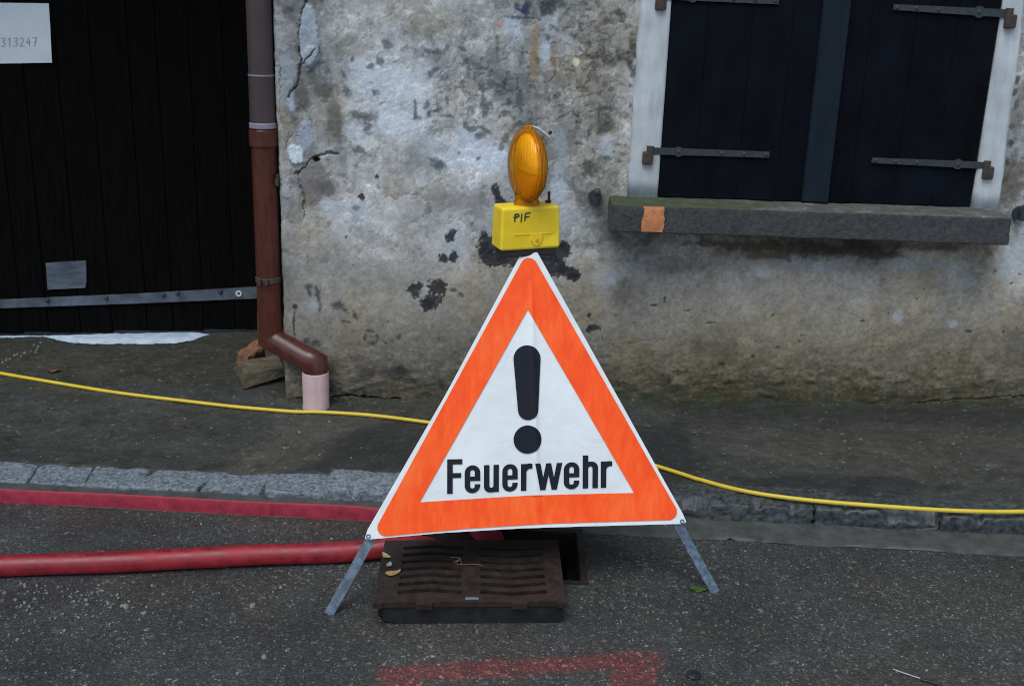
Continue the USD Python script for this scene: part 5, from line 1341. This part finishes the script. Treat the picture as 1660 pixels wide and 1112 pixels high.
# litter on the grate: two dry leaves, a pale one, a twig
def leaf(c, yaw, ln, wd, curl, seed, fold=0.3):
    u = np.linspace(0, 1, 13); v = np.linspace(-1, 1, 7)
    U_, V_ = np.meshgrid(u, v, indexing='ij')
    w = wd / 2 * np.sin(np.pi * U_ ** 0.8) ** 0.8 * (1 + 0.25 * (meshkit.fbm(np.stack([U_ * 7, V_ * 0 + np.sign(V_), U_ * 0], -1), 3, seed) - 0.5))
    x_ = (U_ - 0.5) * ln; y_ = V_ * w
    z_ = curl * (U_ - 0.4) ** 2 * ln * 2 + fold * np.abs(V_) * w * 0.6 + 0.004 * meshkit.fbm(np.stack([U_ * 5, V_ * 3, U_ * 0], -1), 3, seed)
    a = np.stack([x_, y_, z_], -1).reshape(-1, 3)
    f = grid_faces(13, 7)
    th_ = 0.0006
    top = trimesh.Trimesh(a, np.vstack([f[:, [0, 1, 2]], f[:, [0, 2, 3]]]), process=False)
    bot = top.copy(); bot.vertices[:, 2] -= th_; bot.invert()
    m = join(top, bot)
    m.apply_transform(trimesh.transformations.rotation_matrix(yaw, [0, 0, 1])); m.apply_translation(np.asarray(c) - [0, 0, m.bounds[0, 2]])
    return m
def on_grate(px, py): return on_plane(px, py, gA, gz_) + gz_ * 0.001
obj('dry_leaf', leaf(on_grate(637, 931), 0.3, 0.042, 0.024, 0.35, 3), 'dry_leaf', smooth_angle=True, label='curled orange-brown dry leaf at the left of the grate', cat='leaf')
obj('dry_leaf', leaf(on_grate(626, 903), 2.4, 0.032, 0.018, 0.3, 5), 'pale_leaf', smooth_angle=True, label='pale yellowish dry leaf at the far left corner of the grate', cat='leaf')
obj('litter_scrap', leaf(on_grate(631, 917), 1.3, 0.022, 0.015, 0.4, 8), 'grey_leaf', smooth_angle=True, label='small grey-white scrap between the two dry leaves on the grate', cat='litter')
tw_ = thing('twig', 'thin orange-brown twig lying across the middle of the grate', 'twig')
a_ = [on_grate(735, 912), on_grate(748, 917), on_grate(775, 917), on_grate(783, 920)]
obj('stem', tube(spline([p + gz_ * 0.003 for p in a_], 20), 0.0011, 6), 'twig_look', tw_, smooth_angle=True)
obj('side_stem', tube(spline([on_grate(730, 906) + gz_ * .004, on_grate(742, 908) + gz_ * 0.007, on_grate(748, 917) + gz_ * .003], 10), 0.0012, 6), 'twig_look', tw_, smooth_angle=True)
obj('seed_head', leaf(on_grate(742, 910), 0.6, 0.02, 0.006, 0.6, 4), 'dry_leaf', tw_, smooth_angle=True)

# ------------------------------------------------------------------ fire hoses
r_h = 0.0285
pts_ = [on_road(px, py, r_h) for px, py in ((-420, 944), (-200, 930), (0, 917), (150, 912), (300, 905), (450, 898), (560, 894))]
last = pts_[-1]
pts_ += [last + [0.07, 0.012, 0.004], np.array([PIT_X[0] + 0.065, 2.80, 0.022 + float(slope_z(-0.25))]), np.array([PIT_X[0] + 0.13, 2.86, -0.10]), np.array([PIT_X[0] + 0.15, 2.87, -0.6])]
path = spline(pts_, 150)
obj('fire_hose', tube_pt(path, r_h * (1 + 0.015 * np.sin(np.arange(150) * 0.35)), 24), 'round_hose', smooth_angle=True, label='swollen round red fire hose running into the gully', cat='fire hose')
fh = 0.005
pf_ = [on_road(px, py, fh) for px, py in ((-420, 782), (-200, 795), (0, 811), (150, 818), (300, 826), (450, 834), (600, 842))]
lastf = pf_[-1]
pf_ += [on_road(680, 846, 0.008), np.array([PIT_X[0] + 0.20, 2.955, 0.012]), np.array([PIT_X[0] + 0.26, 2.925, -0.07]), np.array([PIT_X[0] + 0.27, 2.91, -0.6])]
path = spline(pf_, 160)
n_ = len(path); w_ = np.interp(np.arange(n_), [0, n_ * 0.8, n_], [0.040, 0.040, 0.034])
path[:, 2] += 0.002 * (meshkit.fbm(np.c_[path[:, 0] * 5, path[:, 0] * 0, path[:, 0] * 0], 3, 3) - 0.3)
# lies beside the gutter, a little proud of it
flat = tube(path, w_, 24, ry=np.full(n_, 0.0052))
fv = flat.vertices
gz0 = road_z(fv[:, 0], fv[:, 1])
obj('fire_hose', flat, 'flat_hose', smooth_angle=True, label='flat empty red fire hose lying along the gutter', cat='fire hose')

# ------------------------------------------------------------------ yellow cable
rc_ = 0.0062
cp = [(-160, 578), (-60, 594), (0, 605), (100, 622), (200, 638), (300, 650), (400, 661), (500, 667), (600, 673), (690, 684), (800, 700), (940, 722), (1070, 757), (1120, 773), (1200, 794), (1280, 807), (1400, 818), (1500, 825), (1600, 829), (1660, 829), (1800, 826)]
p3 = []
for px, py in cp:
    d = ray(px, py); best = None
    for t in np.linspace(2.2, 6, 3000):
        p = CAM + d * t
        yk = kerb_y(p[0])
        g_ = pave_z(p[0], p[1]) if p[1] > yk + 0.01 else road_z(p[0], p[1]) + 0.01
        if yk < p[1] <= yk + KERB_D: g_ = float(slope_z(p[0]) + kerb_h(p[0])) + 0.010
        if p[2] <= g_ + rc_ + 0.001:
            best = p; break
    p3.append(best)
p3 = np.array(p3)
path = spline(p3, 220)
path[:, 2] = np.maximum(gaussian_filter(path[:, 2], 2), 0)
for k in range(len(path)):
    x_, y_ = path[k, :2]; yk = kerb_y(x_)
    if y_ > yk + KERB_D: path[k, 2] = max(path[k, 2], float(pave_z(x_, y_)) + rc_)
path[:, 2] = gaussian_filter(path[:, 2], 2)
near_ = np.exp(-((path[:, 0] - SX) / 0.10) ** 2)                    # it passes in front of the stub
lim_ = SY - 0.0485 - rc_ - 0.003
path[:, 1] = np.where(path[:, 1] > lim_, path[:, 1] + (lim_ - path[:, 1]) * np.clip(near_ * 1.15, 0, 1), path[:, 1])
for k in range(len(path)):
    if path[k, 1] > kerb_y(path[k, 0]) + KERB_D: path[k, 2] = float(pave_z(path[k, 0], path[k, 1])) + rc_ + 0.001
obj('power_cable', tube(path, rc_, 16), 'yellow_cable', smooth_angle=True, label='thin bright yellow cable snaking along the pavement behind the sign', cat='cable')

# ------------------------------------------------------------------ odds and ends on the ground
pl_ = on_road(1133, 956, 0.001)
obj('green_leaf', leaf(pl_, -0.15, 0.055, 0.026, 0.25, 6, 0.1), 'green_leaf', smooth_angle=True, label='green leaf lying by the right foot of the sign', cat='leaf')
pl_ = on_pave(88, 603)
obj('brown_leaf', leaf(pl_ + [0, 0, .001], 0.2, 0.05, 0.03, 0.5, 7), 'brown_leaf', smooth_angle=True, label='reddish brown leaf on the paving before the gate', cat='leaf')
pl_ = on_road(1124, 1096)
ds_ = rough(trimesh.creation.icosphere(3, 0.017), 0.004, 40, 3); ds_.vertices[:, 2] *= 0.45; ds_.apply_translation(pl_ + [0, 0, 0.004])
obj('dark_lump', ds_, 'dark_stone', smooth_angle=True, label='small black lump on the road beside the red paint', cat='stone')
obj('straw', tube(spline([on_road(1448, 1084, .003), on_road(1470, 1092, .004), on_road(1492, 1099, .003)], 12), 0.0016, 6), 'pale_twig_look', smooth_angle=True, label='short pale stalk on the road at lower right', cat='stalk')
obj('stick', tube(spline([on_road(1492, 1101, .003), on_road(1512, 1106, .004), on_road(1532, 1116, .003)], 12), 0.003, 6), 'dark_stone', smooth_angle=True, label='thin black stick lying end to end with the pale stalk', cat='stick')
# loose chippings
bits = []
_or = on_road
def on_ground(px, py):
    p = _or(px, py)
    while PIT_X[0] - 0.05 < p[0] < PIT_X[1] + 0.05 and p[1] - kerb_y(p[0]) > PIT_V[0] - 0.25:
        px += 131; p = _or(px, py)
    return p
def chip(p, s, seed):
    m = trimesh.creation.icosphere(1, s)
    m.vertices = m.vertices * rng.uniform(0.6, 1.2, 3) * (1 + 0.35 * (rng.random((len(m.vertices), 1)) - 0.5))
    m.apply_transform(trimesh.transformations.random_rotation_matrix(rng.random(3))); m.apply_translation(np.asarray(p) + [0, 0, s * 0.35]); return m
for (px, py, s) in [(410, 983, .010), (205, 985, .011), (198, 983, .008), (234, 995, .008), (428, 1066, .009), (25, 973, .006), (8, 962, .008), (60, 950, .006), (40, 948, .006), (190, 965, .007), (448, 877, .004), (455, 953, .006), (462, 948, .005), (385, 1092, .006), (95, 952, .006), (115, 968, .005), (1284, 872, .006), (1140, 930, .004), (165, 958, .006), (150, 962, .006), (192, 970, .005), (120, 975, .005)]:
    bits.append(chip(on_road(px, py), s * 0.8, 0))
for _ in range(420):
    px, py = rng.uniform(0, 1660), rng.uniform(900, 1112)
    bits.append(chip(on_ground(px, py), rng.uniform(0.0014, 0.0030), 0))
for _ in range(110):
    px, py = rng.normal(110, 90), rng.normal(975, 30)
    if py > 945: bits.append(chip(on_road(px, py), rng.uniform(0.002, 0.0045), 0))
for (px, py, s) in [(62, 563, .008), (60, 568, .010), (50, 570, .006), (40, 573, .008), (28, 575, .006), (24, 577, .009), (10, 585, .008), (55, 560, .006), (58, 573, .009), (66, 556, .006), (34, 578, .006), (16, 583, .006), (4, 588, .007)]:
    bits.append(chip(on_pave(px, py), s * 0.75, 0))
for _ in range(60):
    px, py = rng.uniform(0, 1660), rng.uniform(665, 800)
    p = on_pave(px, py)
    if p[1] > kerb_y(p[0]) + KERB_D and p[1] < WALL_Y - 0.02: bits.append(chip(p, rng.uniform(0.0014, 0.0034), 0))
obj('loose_gravel', join(*bits), 'gravel_look', kind='stuff', label='pale loose chippings scattered on road and pavement')
